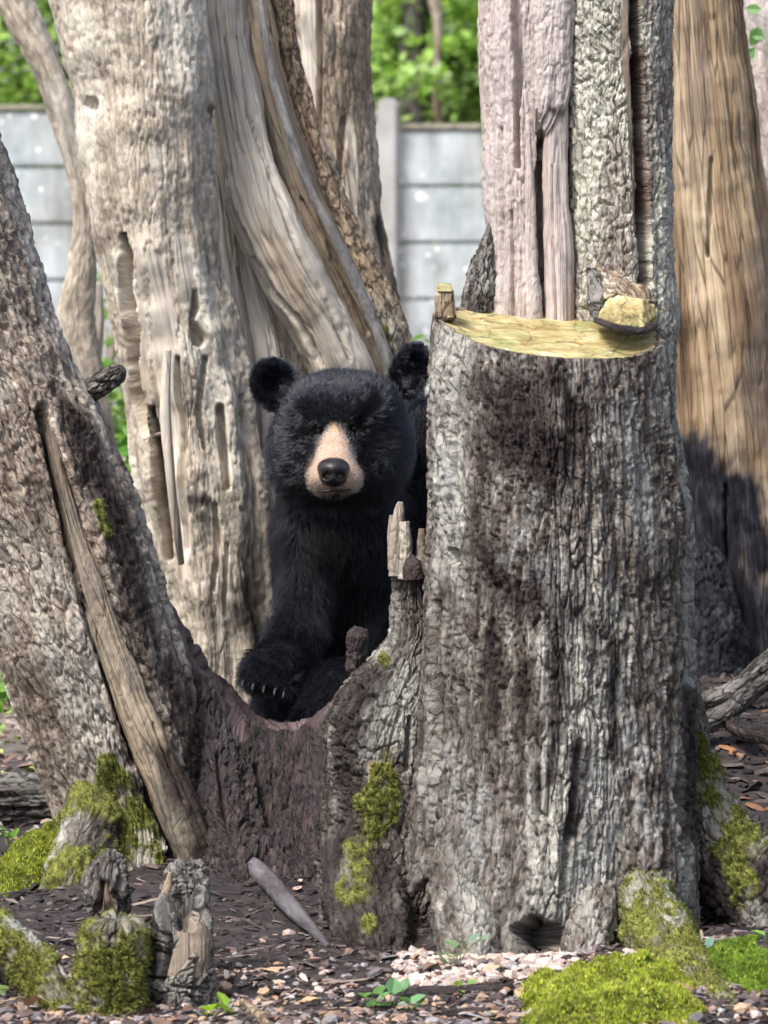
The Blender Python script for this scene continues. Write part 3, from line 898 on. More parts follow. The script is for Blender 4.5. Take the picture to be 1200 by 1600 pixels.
# ------------------------------------------------------------------ leaning trunk, left
t = empty('tree', P(210, 1310, 7.0), 'thick leaning trunk with rough bark, bare wood strip and mossy foot', 'tree')
t.location.z = float(gz(t.location.x, t.location.y))
trunk('trunk', [(60, -330, -45, 7.0), (220, -300, 0, 7.0), (400, -240, 54, 7.0), (520, -200, 96, 7.0), (620, -160, 150, 7.0), (740, -112, 196, 7.0), (860, -62, 232, 7.0), (960, -25, 262, 7.0), (1050, 6, 288, 7.0), (1150, 42, 310, 7.0), (1230, 74, 326, 7.0), (1300, 92, 338, 6.98), (1380, 80, 350, 6.96)],
      520, 720, M['lean'], t, seed=50, ridge=0.006, bark=(0.014, 0.070, 0.010), lump=0.012, wood=0.004, fine=0.003,
      grooves=[([(72, 645, 7), (92, 730, 14), (125, 850, 18), (165, 980, 22), (215, 1120, 30), (270, 1250, 36), (300, 1330, 38)], 0.055),
               ([(60, 640, 5), (95, 800, 5), (130, 950, 6), (180, 1100, 6), (235, 1240, 6)], 0.02), ([(68, 640, 10)], 0.03)],
      bare=[[(72, 640, 6), (92, 730, 14), (125, 850, 18), (165, 980, 22), (215, 1120, 30), (270, 1250, 36), (300, 1330, 38)]],
      char=[[(85, 600, 14), (130, 690, 24), (170, 790, 30), (215, 900, 34), (255, 1020, 30), (300, 1150, 25), (330, 1290, 22)], [(225, 1230, 20), (260, 1290, 20)]],
      moss=[[(165, 1190, 14), (180, 1240, 30), (190, 1300, 60), (230, 1310, 40)], [(110, 1290, 22), (150, 1320, 50)], [(155, 790, 10), (165, 830, 9)], [(325, 1290, 10), (320, 1310, 12)]], tufts=5000)
tube('bare_strip', [(70, 640, 6.875, 4), (88, 720, 6.865, 12), (122, 850, 6.862, 18), (164, 980, 6.862, 24), (214, 1120, 6.86, 30), (268, 1245, 6.865, 33), (312, 1350, 6.88, 32), (335, 1420, 6.88, 30)],
     180, 560, M['tanw'], t, seed=51, bare0=0.8, bark=(0.012, 0.08, 0.006), wood=0.007, lump=0.009, squash=0.8, char=[[(255, 1180, 20), (295, 1260, 30), (315, 1340, 34)], [(100, 720, 6), (180, 930, 6)]],
     grooves=[([(80, 760, 3), (135, 950, 4), (200, 1130, 4)], 0.014), ([(140, 860, 2), (190, 980, 3), (235, 1090, 2)], 0.012), ([(240, 1130, 2), (285, 1250, 3)], 0.012)])
tube('branch_stub', [(100, 660, 7.02, 20), (138, 614, 7.01, 19), (166, 594, 7.0, 19), (182, 582, 6.99, 17), (190, 574, 6.985, 9)], 70, 90, M['deadgrey'], t, seed=32, bark=(0.012, 0.03, 0.006), lump=0.008,
     grooves=[([(150, 596, 2.5), (186, 598, 3)], 0.012)])
tube('root_foot', [(150, 1250, 6.9, 40), (140, 1300, 6.85, 48), (120, 1360, 6.8, 45), (105, 1460, 6.75, 40)], 120, 120, M['stump'], t, seed=52, bark=(0.017, 0.03, 0.010), moss0=1.6, char=[[(160, 1240, 60), (200, 1330, 60)]], tufts=3500)

# ------------------------------------------------------------------ sawn stump with its saddle, flank, stems and roots
ST = empty('tree_stump', P(860, 1500, 6.42), 'thick sawn stump with yellow cut ledge, ribbed grey brown bark and stems behind', 'tree stump')
ST.location.z = float(gz(ST.location.x, ST.location.y))
zf = P(880, 563, 6.24)[2]
xm = P(860, 540, 6.44)[0]


def cutz(x, y):
    return zf + 0.20 * (y - 6.24) - 0.085 * (x - xm) + 0.7 * np.clip(np.abs(x - xm) - 0.12, 0, 1) ** 1.4


def lob(th, z):
    k = ss(0.55, 0.0, z)
    return 1 + 0.02 * np.cos(5 * th + 0.6) + k * (0.07 * np.cos(5 * th + 2.0) + 0.045 * np.cos(9 * th))


stump_trunk = trunk('trunk', [(520, 682, 1040, 6.45), (600, 678, 1050, 6.45), (720, 675, 1062, 6.45), (860, 672, 1074, 6.45), (1000, 668, 1076, 6.45), (1120, 664, 1080, 6.45), (1220, 660, 1084, 6.44), (1320, 650, 1088, 6.43), (1400, 632, 1090, 6.42), (1480, 606, 1100, 6.42), (1560, 580, 1115, 6.42)],
      720, 880, M['stump'], ST, seed=60, ridge=0.009, bark=(0.0125, 0.095, 0.013), lump=0.010, fine=0.003, cut=cutz, lobes=lob, cap=False,
      char=[[(750, 600, 40), (800, 680, 60), (860, 760, 50), (790, 640, 60)], [(740, 860, 40), (800, 930, 50), (900, 960, 40), (960, 1010, 20)], [(880, 600, 30), (900, 640, 30)], [(905, 1180, 14), (900, 1300, 12)], [(1075, 1080, 10), (1080, 1300, 10)], [(820, 1040, 12), (812, 1250, 10)], [(870, 980, 14), (862, 1220, 9)], [(770, 990, 14), (775, 1150, 8)], [(960, 1020, 10), (955, 1180, 9)], [(840, 1130, 8), (838, 1280, 10)], [(840, 1465, 70)], [(655, 1410, 60)]],  # last two bands paint the shade inside the base hollows into the bark
      moss=[[(990, 1420, 25), (1030, 1480, 60), (1060, 1540, 70)], [(570, 1370, 20), (560, 1400, 18)], [(1092, 1170, 7), (1088, 1260, 8)]],
      
      grooves=[([(700, 860, 5), (706, 870, 10)], 0.03), ([(808, 1452, 10), (835, 1458, 24), (868, 1466, 18), (885, 1470, 8)], 0.20), ([(664, 1395, 20), (650, 1425, 26)], 0.09), ([(684, 940, 4), (682, 1100, 5), (680, 1240, 5), (670, 1350, 5)], 0.018),
               ([(1060, 1180, 4), (1066, 1290, 5), (1072, 1370, 5)], 0.03), ([(1045, 1290, 4), (1042, 1400, 6)], 0.03), ([(905, 1160, 6), (890, 1300, 9), (880, 1390, 8)], 0.02)],
      pale=[[(705, 1190, 30), (725, 1290, 50), (760, 1330, 40)], [(925, 1200, 20), (940, 1290, 30), (915, 1360, 30)], [(840, 780, 20), (800, 870, 25), (890, 915, 22)], [(1000, 1150, 30), (1020, 1300, 30)], [(700, 700, 14), (695, 850, 14)], [(960, 640, 30), (1000, 800, 30)]], tufts=4000)
# the ledge left by the saw
na = int(720 * RES)
ring = np.zeros(len(stump_trunk.data.vertices) * 3, np.float32)
stump_trunk.data.vertices.foreach_get('co', ring)
ring = ring.reshape(-1, 3)[:na].astype(float)
rc = ring.mean(0)
nr = 60
rr = np.linspace(0.0, 0.955, nr)[:, None, None]
smooth_ring = sum(np.roll(ring, k, 0) for k in range(-5, 6)) / 11
disc = rc + rr * (smooth_ring - rc)[None]
gx, gy = disc[..., 0], disc[..., 1]
gzz = cutz(gx, gy) - 0.002 + 0.0025 * (fbm2(gx / 0.2 + gy / 0.012, gx / 0.3, 3, 5) - 0.5) + 0.006 * (fbm2(gx / 0.05, gy / 0.05, 3, 9) - 0.5)
rim0 = np.stack([gx[-1], gy[-1], gzz[-1]], -1)
rim1 = rc + (ring - rc) * 0.985; rim1[:, 2] = ring[:, 2] + 0.001
RG = np.stack([rim0 + np.array([0, 0, -0.003]), rim0 * 0.5 + rim1 * 0.5 + np.array([0, 0, -0.001]) + 0.004 * (fbm3(rim0, 0.01, 2, 4) - 0.5)[:, None], rim1, ring], 0)
n = NT('sawn_wood')
g = n.geo()
c = n.ramp(n.noise(n.scale(g, 22), 1, 6, 0.6, 0.5), [(0.28, (0.20, 0.14, 0.06)), (0.43, (0.36, 0.28, 0.12)), (0.55, (0.50, 0.42, 0.21)), (0.68, (0.64, 0.57, 0.39))])
gr = n.ramp(n.noise(n.scale(g, 14), 1, 4, 0.6), [(0.5, 0.0), (0.62, 0.75)])
c = n.mix(gr, c, (0.30, 0.32, 0.13))
rd = n.ramp(n.noise(n.scale(g, 30), 1, 3, 0.6), [(0.64, 0.0), (0.70, 0.7)])
c = n.mix(rd, c, (0.42, 0.19, 0.06))
ck = n.voro(n.scale(n.mix(0.06, g, n.noise(n.scale(g, 30), 1, 3)), (16, 7, 7)), 1, 'DISTANCE_TO_EDGE')
c = n.mix(n.ramp(ck, [(0.0, 0.85), (0.012, 0.5), (0.03, 0.0)]), c, (0.10, 0.065, 0.03))
c = n.mix(1.0, c, n.ramp(n.noise(n.scale(g, (35, 160, 35)), 1, 4, 0.6), [(0.3, 0.62), (0.6, 1.0)]), 'MULTIPLY')
wspot = n.ramp(n.noise(n.scale(g, 48), 1, 2, 0.5), [(0.72, 0.0), (0.76, 0.9)])
c = n.mix(wspot, c, (0.8, 0.78, 0.7))
n.bump(n.noise(n.scale(g, (60, 240, 60)), 1, 5, 0.6), 0.8, 0.005)
M['sawn'] = n.done(c, 0.75, 0.3)
link('cut_face', np_mesh('cut_face', np.stack([gx, gy, gzz], -1).reshape(-1, 3), [grid_faces(nr, na, True)]), M['sawn'], ST)
link('bark_rim', np_mesh('bark_rim', RG.reshape(-1, 3), [grid_faces(4, na, True)]), M['lean'], ST)
# grey-green stem behind the ledge
trunk('grey_stem', [(-120, 882, 1050, 6.62), (100, 884, 1050, 6.62), (300, 888, 1050, 6.62), (420, 892, 1052, 6.62), (540, 890, 1054, 6.62), (640, 890, 1054, 6.62)],
      420, 520, M['stem'], ST, seed=61, bark=(0.014, 0.030, 0.008), lump=0.006, flat=0.85,
      grooves=[([(990, -130, 8), (994, 60, 9), (1001, 200, 10), (1005, 320, 10), (1008, 440, 9), (1010, 520, 8)], 0.085), ([(985, -60, 2.5), (992, 100, 3)], 0.02)],
      char=[[(994, -130, 9), (998, 60, 10), (1006, 200, 11), (1009, 320, 11), (1012, 440, 10)]], bare=[[(974, -130, 6), (978, 60, 8), (986, 160, 9), (992, 260, 8), (997, 360, 6)]])
# pinkish dead stem: outer shell, recessed inner column
trunk('dead_stem', [(-120, 744, 892, 6.64), (60, 748, 894, 6.64), (200, 754, 892, 6.64), (300, 758, 888, 6.64), (400, 760, 888, 6.64), (480, 755, 888, 6.63), (620, 752, 888, 6.62)],
      340, 560, M['pink'], ST, seed=62, bark=(0.013, 0.085, 0.007), bare0=0.55, wood=0.007, lump=0.007, flat=0.9,
      grooves=[([(800, -120, 5), (806, 20, 8), (812, 110, 8), (806, 170, 6), (810, 260, 4)], 0.025), ([(850, 205, 8), (846, 280, 12), (846, 380, 13), (850, 470, 13), (850, 560, 13)], 0.05), ([(872, 190, 20), (870, 300, 22), (870, 420, 24), (870, 560, 24)], 0.05),
               ([(782, 200, 2), (786, 330, 2.5), (784, 480, 2.5)], 0.012), ([(800, 330, 2), (802, 500, 2.5)], 0.014)],
      char=[[(850, 195, 7), (846, 260, 6)]])
tube('inner_column', [(870, 150, 6.585, 16), (868, 230, 6.585, 20), (870, 340, 6.582, 22), (874, 450, 6.58, 23), (874, 580, 6.578, 24)], 120, 320, M['pink'], ST, seed=63, bare0=1.0, wood=0.004, lump=0.004,
     grooves=[([(862, 260, 1.5), (864, 400, 2), (868, 500, 2)], 0.008)])
tube('broken_shell', [(846, 196, 6.575, 12), (856, 165, 6.57, 26), (862, 110, 6.57, 30), (862, 20, 6.575, 32), (862, -120, 6.58, 32)], 140, 260, M['pink'], ST, seed=64, bark=(0.013, 0.06, 0.006), bare0=0.5, wood=0.006, lump=0.006, squash=0.5, rag=(16, 0.035),
     char=[[(862, 172, 10), (880, 178, 12)]])
tube('bark_strip', [(770, 345, 6.62, 4), (758, 400, 6.61, 14), (748, 450, 6.60, 24), (742, 510, 6.59, 32), (742, 580, 6.58, 34)], 80, 140, M['deadgrey'], ST, seed=65, bark=(0.012, 0.03, 0.008))
tube('bark_strip', [(826, 205, 6.575, 5), (828, 290, 6.572, 10), (830, 400, 6.572, 12), (834, 520, 6.57, 13), (836, 580, 6.565, 13)], 60, 220, M['pink'], ST, seed=66, bark=(0.010, 0.04, 0.005), bare0=0.6, wood=0.005)
# upright peg and sawn wedge left on the ledge
M['endgrain'] = M['sawn']


def block(name, pts, faces, mat, parent, sub=5, amp=0.004, seed=0, bev=0.003):
    """faceted lump from corner points, edges softened and roughened"""
    import bmesh
    bm = bmesh.new()
    vs = [bm.verts.new(tuple(p)) for p in pts]
    for f in faces:
        bm.faces.new([vs[i] for i in f])
    bmesh.ops.recalc_face_normals(bm, faces=bm.faces)
    bmesh.ops.bevel(bm, geom=bm.edges[:], offset=bev, segments=2, affect='EDGES')
    bmesh.ops.triangulate(bm, faces=bm.faces)
    for _ in range(sub):
        e = [x for x in bm.edges if x.calc_length() > 0.006]
        if not e: break
        bmesh.ops.subdivide_edges(bm, edges=e, cuts=1)
        bmesh.ops.triangulate(bm, faces=bm.faces)
    bm.normal_update()
    co = np.array([v.co for v in bm.verts]); no = np.array([v.normal for v in bm.verts])
    d = amp * 2 * (fbm3(co, 0.03, 4, seed) - 0.5) + amp * (fbm3(co * np.array([3, 1, 1]), 0.012, 3, seed + 3) - 0.5)
    co = co + no * d[:, None]
    me = bpy.data.meshes.new(name)
    for v, c_ in zip(bm.verts, co): v.co = c_
    bm.to_mesh(me); bm.free()
    k = len(me.vertices)
    at = me.attributes.new('gc', 'FLOAT_VECTOR', 'POINT')
    at.data.foreach_set('vector', np.stack([co[:, 0] + co[:, 1] * 0.7, co[:, 2], np.full(k, seed)], -1).astype(np.float32).ravel())
    at = me.attributes.new('bare', 'FLOAT', 'POINT')
    for nm, vv in (('tone', np.full(k, 0.55)), ('mottle', fbm3(co, 0.07, 3, 1)), ('patchy', np.full(k, 0.5)), ('streak', fbm3(co, 0.04, 3, 2))):
        at = me.attributes.new(nm, 'FLOAT', 'POINT'); at.data.foreach_set('value', vv.astype(np.float32))
    me.polygons.foreach_set('use_smooth', np.full(len(me.polygons), True))
    return link(name, me, mat, parent)


def prism(front, back):
    m = len(front)
    f = [list(range(m)), list(range(m, 2 * m))[::-1]] + [[i, m + i, m + (i + 1) % m, (i + 1) % m] for i in range(m)]
    return front + back, f


fr = [P(681, 455, 6.40), P(709, 455, 6.40), P(713, 500, 6.40), P(680, 500, 6.40)]
bk = [P(683, 444, 6.46), P(707, 446, 6.46), P(711, 500, 6.46), P(682, 500, 6.46)]
pts, fc = prism(fr, bk)
block('bark_peg', pts, fc, M['tanw'], ST, 5, 0.003, 3)
fr = [P(682, 455.5, 6.396), P(708, 455.5, 6.396), P(705, 447, 6.452), P(685, 445, 6.452)]
bk = [P(682, 453, 6.402), P(708, 453, 6.402), P(705, 443, 6.458), P(685, 442, 6.458)]
pts, fc = prism(fr, bk)
block('peg_top', pts, fc, M['sawn'], ST, 3, 0.001, 4, 0.0012)
# wedge: bark flank, pale broken top, yellow sawn face
fr = [P(921, 420, 6.46), P(940, 424, 6.46), P(944, 472, 6.38), P(932, 504, 6.36), P(924, 480, 6.42)]
bk = [P(915, 418, 6.54), P(935, 420, 6.54), P(940, 470, 6.50), P(930, 505, 6.50), P(918, 480, 6.50)]
pts, fc = prism(fr, bk)
block('wedge_bark', pts, fc, M['deadgrey'], ST, 5, 0.006, 8)
fr = [P(934, 422, 6.46), P(962, 436, 6.44), P(1006, 452, 6.44), P(1022, 476, 6.44), P(1000, 470, 6.40), P(965, 462, 6.39), P(943, 472, 6.39)]
bk = [P(926, 412, 6.56), P(965, 428, 6.56), P(1010, 448, 6.56), P(1026, 478, 6.56), P(1002, 484, 6.56), P(965, 484, 6.56), P(943, 484, 6.56)]
pts, fc = prism(fr, bk)
block('wedge_top', pts, fc, M['tanw'], ST, 5, 0.008, 9, 0.005)
fr = [P(944, 466, 6.388), P(966, 458, 6.384), P(1003, 466, 6.39), P(1027, 480, 6.43), P(1028, 498, 6.40), P(1008, 516, 6.35), P(975, 510, 6.335), P(935, 503, 6.35)]
bk = [p + np.array([0, 0.10, 0.0]) for p in fr]
pts, fc = prism(fr, bk)
block('wedge_cut', pts, fc, M['sawn'], ST, 5, 0.006, 10, 0.005)
tube('wedge_underside', [(930, 500, 6.345, 5), (960, 511, 6.325, 6), (1000, 518, 6.335, 6), (1024, 508, 6.37, 5)], 24, 80, M['root'], ST, seed=70, lump=0.004, bark=(0.01, 0.02, 0.003))

# left flank of the stump, broken at its top
trunk('flank', [(872, 614, 690, 6.55), (930, 610, 696, 6.55), (985, 607, 700, 6.54), (1015, 585, 705, 6.53), (1055, 552, 710, 6.52), (1105, 520, 712, 6.51), (1160, 506, 715, 6.50), (1250, 500, 720, 6.49), (1340, 496, 730, 6.48), (1420, 505, 740, 6.46), (1520, 515, 750, 6.45)],
      420, 620, M['stump'], ST, seed=67, bark=(0.015, 0.032, 0.014), lump=0.016, flat=0.85, rag=(10, 0.02),
      bare=[[(578, 1190, 8), (582, 1225, 6)]],
      char=[[(575, 1060, 30), (540, 1130, 50), (530, 1200, 60), (530, 1290, 70), (560, 1420, 90)], [(664, 960, 14), (672, 1080, 14), (668, 1250, 26)], [(620, 1450, 90)]],
      moss=[[(600, 1180, 16), (590, 1260, 30), (570, 1330, 30), (560, 1390, 26)], [(575, 1440, 16)], [(600, 1030, 8)]],
      grooves=[([(664, 900, 4), (668, 980, 4), (676, 1100, 4), (668, 1180, 4)], 0.035), ([(640, 1120, 4), (636, 1200, 5)], 0.02)], tufts=2500)
for k, pth in enumerate([[(622, 900, 6.52, 13), (620, 840, 6.52, 11), (624, 800, 6.52, 8), (626, 784, 6.52, 4)],
                         [(632, 905, 6.51, 12), (634, 850, 6.51, 10), (632, 815, 6.51, 7)],
                         [(614, 890, 6.52, 8), (612, 840, 6.52, 7), (612, 805, 6.52, 4)],
                         [(660, 900, 6.5, 8), (659, 850, 6.5, 7), (659, 826, 6.5, 5)],
                         [(646, 905, 6.49, 15), (644, 885, 6.49, 13), (648, 872, 6.49, 8)],
                         [(680, 960, 6.46, 8), (684, 900, 6.46, 10), (684, 830, 6.46, 8), (680, 760, 6.46, 4)]]):
    tube('splinter', pth, 36, 90, M['lean'] if k != 4 else M['root'], ST, seed=80 + k, bare0=0.35, bark=(0.008, 0.03, 0.005), lump=0.004, fine=0.002)
tube('peg', [(556, 1050, 6.72, 18), (560, 1010, 6.72, 19), (562, 992, 6.72, 21), (566, 980, 6.72, 14)], 70, 90, M['root'], ST, seed=90, bark=(0.02, 0.04, 0.004), lump=0.010, bare0=0.25)

# dark wet saddle of root between leaning trunk and stump
sx = [150, 205, 250, 300, 350, 400, 445, 490, 530, 570, 620]
sy = [745, 838, 925, 1000, 1062, 1112, 1128, 1122, 1082, 1030, 1000]
net = []
for x, y in zip(sx, sy):
    e = max(0.0, min(1.0, (x - 240) / 110))          # left of this the skin tucks behind the leaning trunk
    bk_ = 0.22 * (1 - e)
    low = 1330 + 60 * (x - 300) / 200 if x > 300 else 1330
    net.append([P(x + 60, y + 330, 7.40), P(x + 26, y + 120, 7.33), P(x + 12, y + 16, 7.27), P(x, y + 2, 7.18), P(x - 14, y + 30, 7.05 + bk_ * 0.3),
                P(x - 18 + 8 * e, y + 90, 6.98 + bk_ * 0.6), P(x - 6, (y + 90) * 0.5 + low * 0.5, 6.88 + bk_), P(x + 10 * e, low, 6.76 + bk_ * 1.3), P(x, low + 120, 6.70 + bk_ * 1.3)])
net = np.array(net).transpose(1, 0, 2)
patch('root_saddle', net, 460, 500, M['root'], ST, seed=91, bark=(0.022, 0.030, 0.012), lump=0.022, fine=0.004, wood=0.006,
      bare=[[(205, 845, 10), (250, 930, 14), (300, 1010, 16), (345, 1075, 16), (395, 1122, 12)], [(330, 1020, 6), (390, 1098, 8), (440, 1134, 10), (490, 1132, 10), (530, 1090, 12), (580, 1030, 12)], [(365, 1110, 10), (375, 1150, 10)]],
      grooves=[([(300, 1000, 5), (350, 1080, 8), (395, 1130, 8), (430, 1142, 5)], 0.03), ([(400, 1200, 6), (420, 1290, 8)], 0.02), ([(340, 1180, 5), (350, 1300, 6)], 0.02)], centre=P(420, 1300, 7.35)[None, None, :])
# right flank root and front root
tube('root', [(1062, 1040, 6.52, 22), (1078, 1140, 6.52, 26), (1098, 1230, 6.50, 42), (1135, 1330, 6.48, 72), (1195, 1420, 6.45, 92), (1270, 1500, 6.4, 100)], 220, 320, M['stump'], ST, seed=92,
     bark=(0.016, 0.03, 0.012), lump=0.014, moss=[[(1092, 1150, 9), (1115, 1225, 22), (1150, 1290, 26), (1185, 1325, 18)], [(1130, 1330, 22), (1160, 1390, 22)]],
     char=[[(1090, 1370, 60), (1130, 1440, 80), (1190, 1500, 90)], [(1150, 1330, 70), (1190, 1400, 90)]], grooves=[([(1082, 1400, 14), (1095, 1450, 18)], 0.07)], tufts=3000)
tube('root', [(985, 1250, 6.36, 12), (988, 1330, 6.32, 28), (1005, 1400, 6.25, 44), (1030, 1460, 6.14, 50), (1065, 1520, 5.98, 44), (1110, 1580, 5.8, 40), (1170, 1650, 5.62, 34)], 200, 300, M['stump'], ST, seed=93,
     bark=(0.014, 0.02, 0.009), lump=0.012, moss=[[(1010, 1400, 30), (1030, 1470, 50), (1070, 1530, 60), (1120, 1590, 60)]], moss0=1.3, tufts=7000)
tube('root', [(925, 1240, 6.34, 14), (925, 1330, 6.29, 28), (925, 1400, 6.24, 36), (920, 1460, 6.18, 40), (905, 1530, 6.1, 30)], 130, 160, M['stump'], ST, seed=94, bark=(0.014, 0.018, 0.009), lump=0.010)
tube('root', [(735, 1230, 6.34, 18), (730, 1330, 6.29, 36), (725, 1400, 6.25, 46), (735, 1460, 6.2, 50), (745, 1530, 6.14, 40)], 140, 160, M['stump'], ST, seed=95, bark=(0.014, 0.018, 0.009), lump=0.012)
tube('root', [(565, 1210, 6.50, 26), (562, 1300, 6.46, 46), (570, 1390, 6.40, 58), (590, 1470, 6.32, 60), (610, 1540, 6.25, 40)], 160, 180, M['stump'], ST, seed=96, bark=(0.016, 0.02, 0.011), lump=0.016,
     moss=[[(560, 1330, 24), (555, 1390, 22)], [(580, 1440, 14)]], char=[[(565, 1210, 60), (575, 1330, 100), (600, 1480, 120)]], charw=(0.4, 1.6), tufts=1500)

# ------------------------------------------------------------------ the bear
BD = 7.6


def surface_nets(f, origin, h):
    nx, ny, nz = f.shape
    cs = (nx - 1, ny - 1, nz - 1)
    acc = np.zeros(cs + (3,)); cnt = np.zeros(cs)
    def sl(c): return tuple(slice(c[a], c[a] + cs[a]) for a in range(3))
    for ax in range(3):
        oth = [a for a in range(3) if a != ax]
        for p in (0, 1):
            for q in (0, 1):
                c0 = [0, 0, 0]; c0[oth[0]] = p; c0[oth[1]] = q
                c1 = list(c0); c1[ax] = 1
                v0 = f[sl(c0)]; v1 = f[sl(c1)]
                m = (v0 < 0) != (v1 < 0)
                t = np.where(m, v0 / np.where(m, v0 - v1, 1), 0)
                for a in range(3):
                    acc[..., a] += m * (c0[a] + (t if a == ax else 0))
                cnt += m
    act = cnt > 0
    idx = -np.ones(cs, np.int64)
    idx[act] = np.arange(act.sum())
    ijk = np.argwhere(act)
    V = origin + h * (ijk + acc[act] / cnt[act][:, None])
    faces = []
    for ax in range(3):
        o = [a for a in range(3) if a != ax]
        s0 = [slice(1, -1)] * 3; s0[ax] = slice(0, -1)
        s1 = [slice(1, -1)] * 3; s1[ax] = slice(1, None)
        a0 = f[tuple(s0)] < 0; a1 = f[tuple(s1)] < 0
        e = np.argwhere(a0 != a1)
        if not len(e): continue
        inside = a0[tuple(e.T)]
        base = e.copy(); base[:, o[0]] += 1; base[:, o[1]] += 1
        def cell(d0, d1):
            q = base.copy(); q[:, o[0]] += d0; q[:, o[1]] += d1
            return idx[tuple(q.T)]
        fc = np.stack([cell(-1, -1), cell(0, -1), cell(0, 0), cell(-1, 0)], -1)
        flip = inside if ax != 1 else ~inside
        fc[~flip] = fc[~flip][:, ::-1]
        faces.append(fc)
    return V, np.concatenate(faces)


class SDF:
    def __init__(s, lo, hi, h):
        s.lo = np.array(lo); s.h = h
        g = [np.arange(lo[a], hi[a], h) for a in range(3)]
        s.p = np.stack(np.meshgrid(*g, indexing='ij'), -1)
        s.f = np.full(s.p.shape[:3], 9.0)

    def smin(s, d, k):
        hh = np.clip(0.5 + 0.5 * (s.f - d) / k, 0, 1)
        s.f = s.f * (1 - hh) + d * hh - k * hh * (1 - hh)

    def sub(s, d, k):
        d = -d
        hh = np.clip(0.5 - 0.5 * (s.f - d) / k, 0, 1)
        s.f = s.f * (1 - hh) + d * hh + k * hh * (1 - hh)

    def ell(s, c, r, roll=0.0, yaw=0.0):
        q = s.p - c
        if roll or yaw:
            R = np.array(Matrix.Rotation(yaw, 3, 'Z') @ Matrix.Rotation(roll, 3, 'Y'))
            q = q @ R
        r = np.asarray(r)
        k0 = np.linalg.norm(q / r, axis=-1); k1 = np.linalg.norm(q / r ** 2, axis=-1) + 1e-9
        return k0 * (k0 - 1) / k1

    def cap(s, a, b, ra, rb):
        ab = b - a
        t = np.clip(((s.p - a) @ ab) / (ab @ ab), 0, 1)
        return np.linalg.norm(s.p - a - t[..., None] * ab, axis=-1) - (ra + (rb - ra) * t)


def inpoly(q, poly):
    x, y = q[:, 0], q[:, 1]
    r = np.zeros(len(q), bool)
    for (x0, y0), (x1, y1) in zip(poly, poly[1:] + poly[:1]):
        m = ((y0 > y) != (y1 > y)) & (x < (x1 - x0) * (y - y0) / (y1 - y0 + 1e-9) + x0)
        r ^= m
    return r


u = BD / F                         # metres per photo pixel at the bear
S = SDF((-0.33, 7.22, 0.02), (0.36, 8.28, 1.02), 0.0075)


def el(px, py, d, rx, ry, rz, k=0.03, roll=0.0, yaw=0.0):
    S.smin(S.ell(P(px, py, d), (rx * u, ry, rz * u), math.radians(roll), math.radians(yaw)), k)


# torso, shoulders, haunch
el(585, 960, 7.90, 128, 0.20, 190, 0.05)
el(600, 1085, 7.92, 150, 0.24, 95, 0.06)
el(548, 815, 7.78, 96, 0.15, 120, 0.06)
el(668, 770, 7.88, 62, 0.14, 150, 0.05)
el(486, 900, 7.74, 40, 0.10, 110, 0.05)
el(496, 812, 7.74, 58, 0.11, 92, 0.05)
# head
el(533, 668, 7.66, 97, 0.125, 86, 0.05)
el(466, 716, 7.645, 42, 0.085, 56, 0.045)
el(596, 710, 7.645, 44, 0.085, 60, 0.045)
el(490, 634, 7.60, 38, 0.06, 32, 0.04)
el(576, 630, 7.60, 42, 0.06, 34, 0.04)
el(528, 735, 7.66, 84, 0.11, 42, 0.045)
el(527, 650, 7.585, 56, 0.06, 40, 0.05)
S.smin(S.cap(P(526, 690, 7.545), P(522, 738, 7.45), 30 * u, 33 * u), 0.030)
el(523, 746, 7.455, 41, 0.055, 25, 0.018)
el(498, 752, 7.46, 17, 0.035, 19, 0.012)
el(548, 750, 7.46, 17, 0.035, 19, 0.012)
el(519, 770, 7.475, 26, 0.045, 9, 0.008)
# ears
el(431, 602, 7.640, 36, 0.024, 43, 0.012, -30)
el(640, 579, 7.640, 28, 0.024, 45, 0.012, 22, 12)
S.sub(S.ell(P(429, 601, 7.617), (23 * u, 0.019, 29 * u), math.radians(-32)), 0.012)
S.sub(S.ell(P(641, 576, 7.617), (16 * u, 0.019, 30 * u), math.radians(22)), 0.012)
# eye hollows
for ex, ey in ((498, 673), (553, 669)):
    S.sub(S.ell(P(ex, ey, 7.525), (10 * u, 0.02, 7 * u)), 0.012)
# near foreleg folded on the root, paw, and the hind leg beside it
S.smin(S.cap(P(474, 930, 7.66), P(462, 1000, 7.60), 32 * u, 34 * u), 0.04)
S.smin(S.cap(P(462, 1000, 7.60), P(412, 1046, 7.50), 34 * u, 29 * u), 0.03)
S.smin(S.cap(P(412, 1046, 7.50), P(404, 1056, 7.43), 27 * u, 23 * u), 0.02)
TOES = [(383, 1060, 7.425), (399, 1066, 7.405), (416, 1070, 7.40), (433, 1074, 7.405), (447, 1078, 7.42)]
for tx, ty, td in TOES:
    el(tx, ty, td, 8.5, 0.018, 8, 0.008)
el(455, 1112, 7.62, 62, 0.10, 40, 0.03)
S.smin(S.cap(P(640, 1050, 7.72), P(520, 1085, 7.56), 48 * u, 42 * u), 0.04)
S.smin(S.cap(P(520, 1085, 7.56), P(488, 1135, 7.46), 36 * u, 32 * u), 0.03)
BV, BF = surface_nets(S.f, S.lo, S.h)

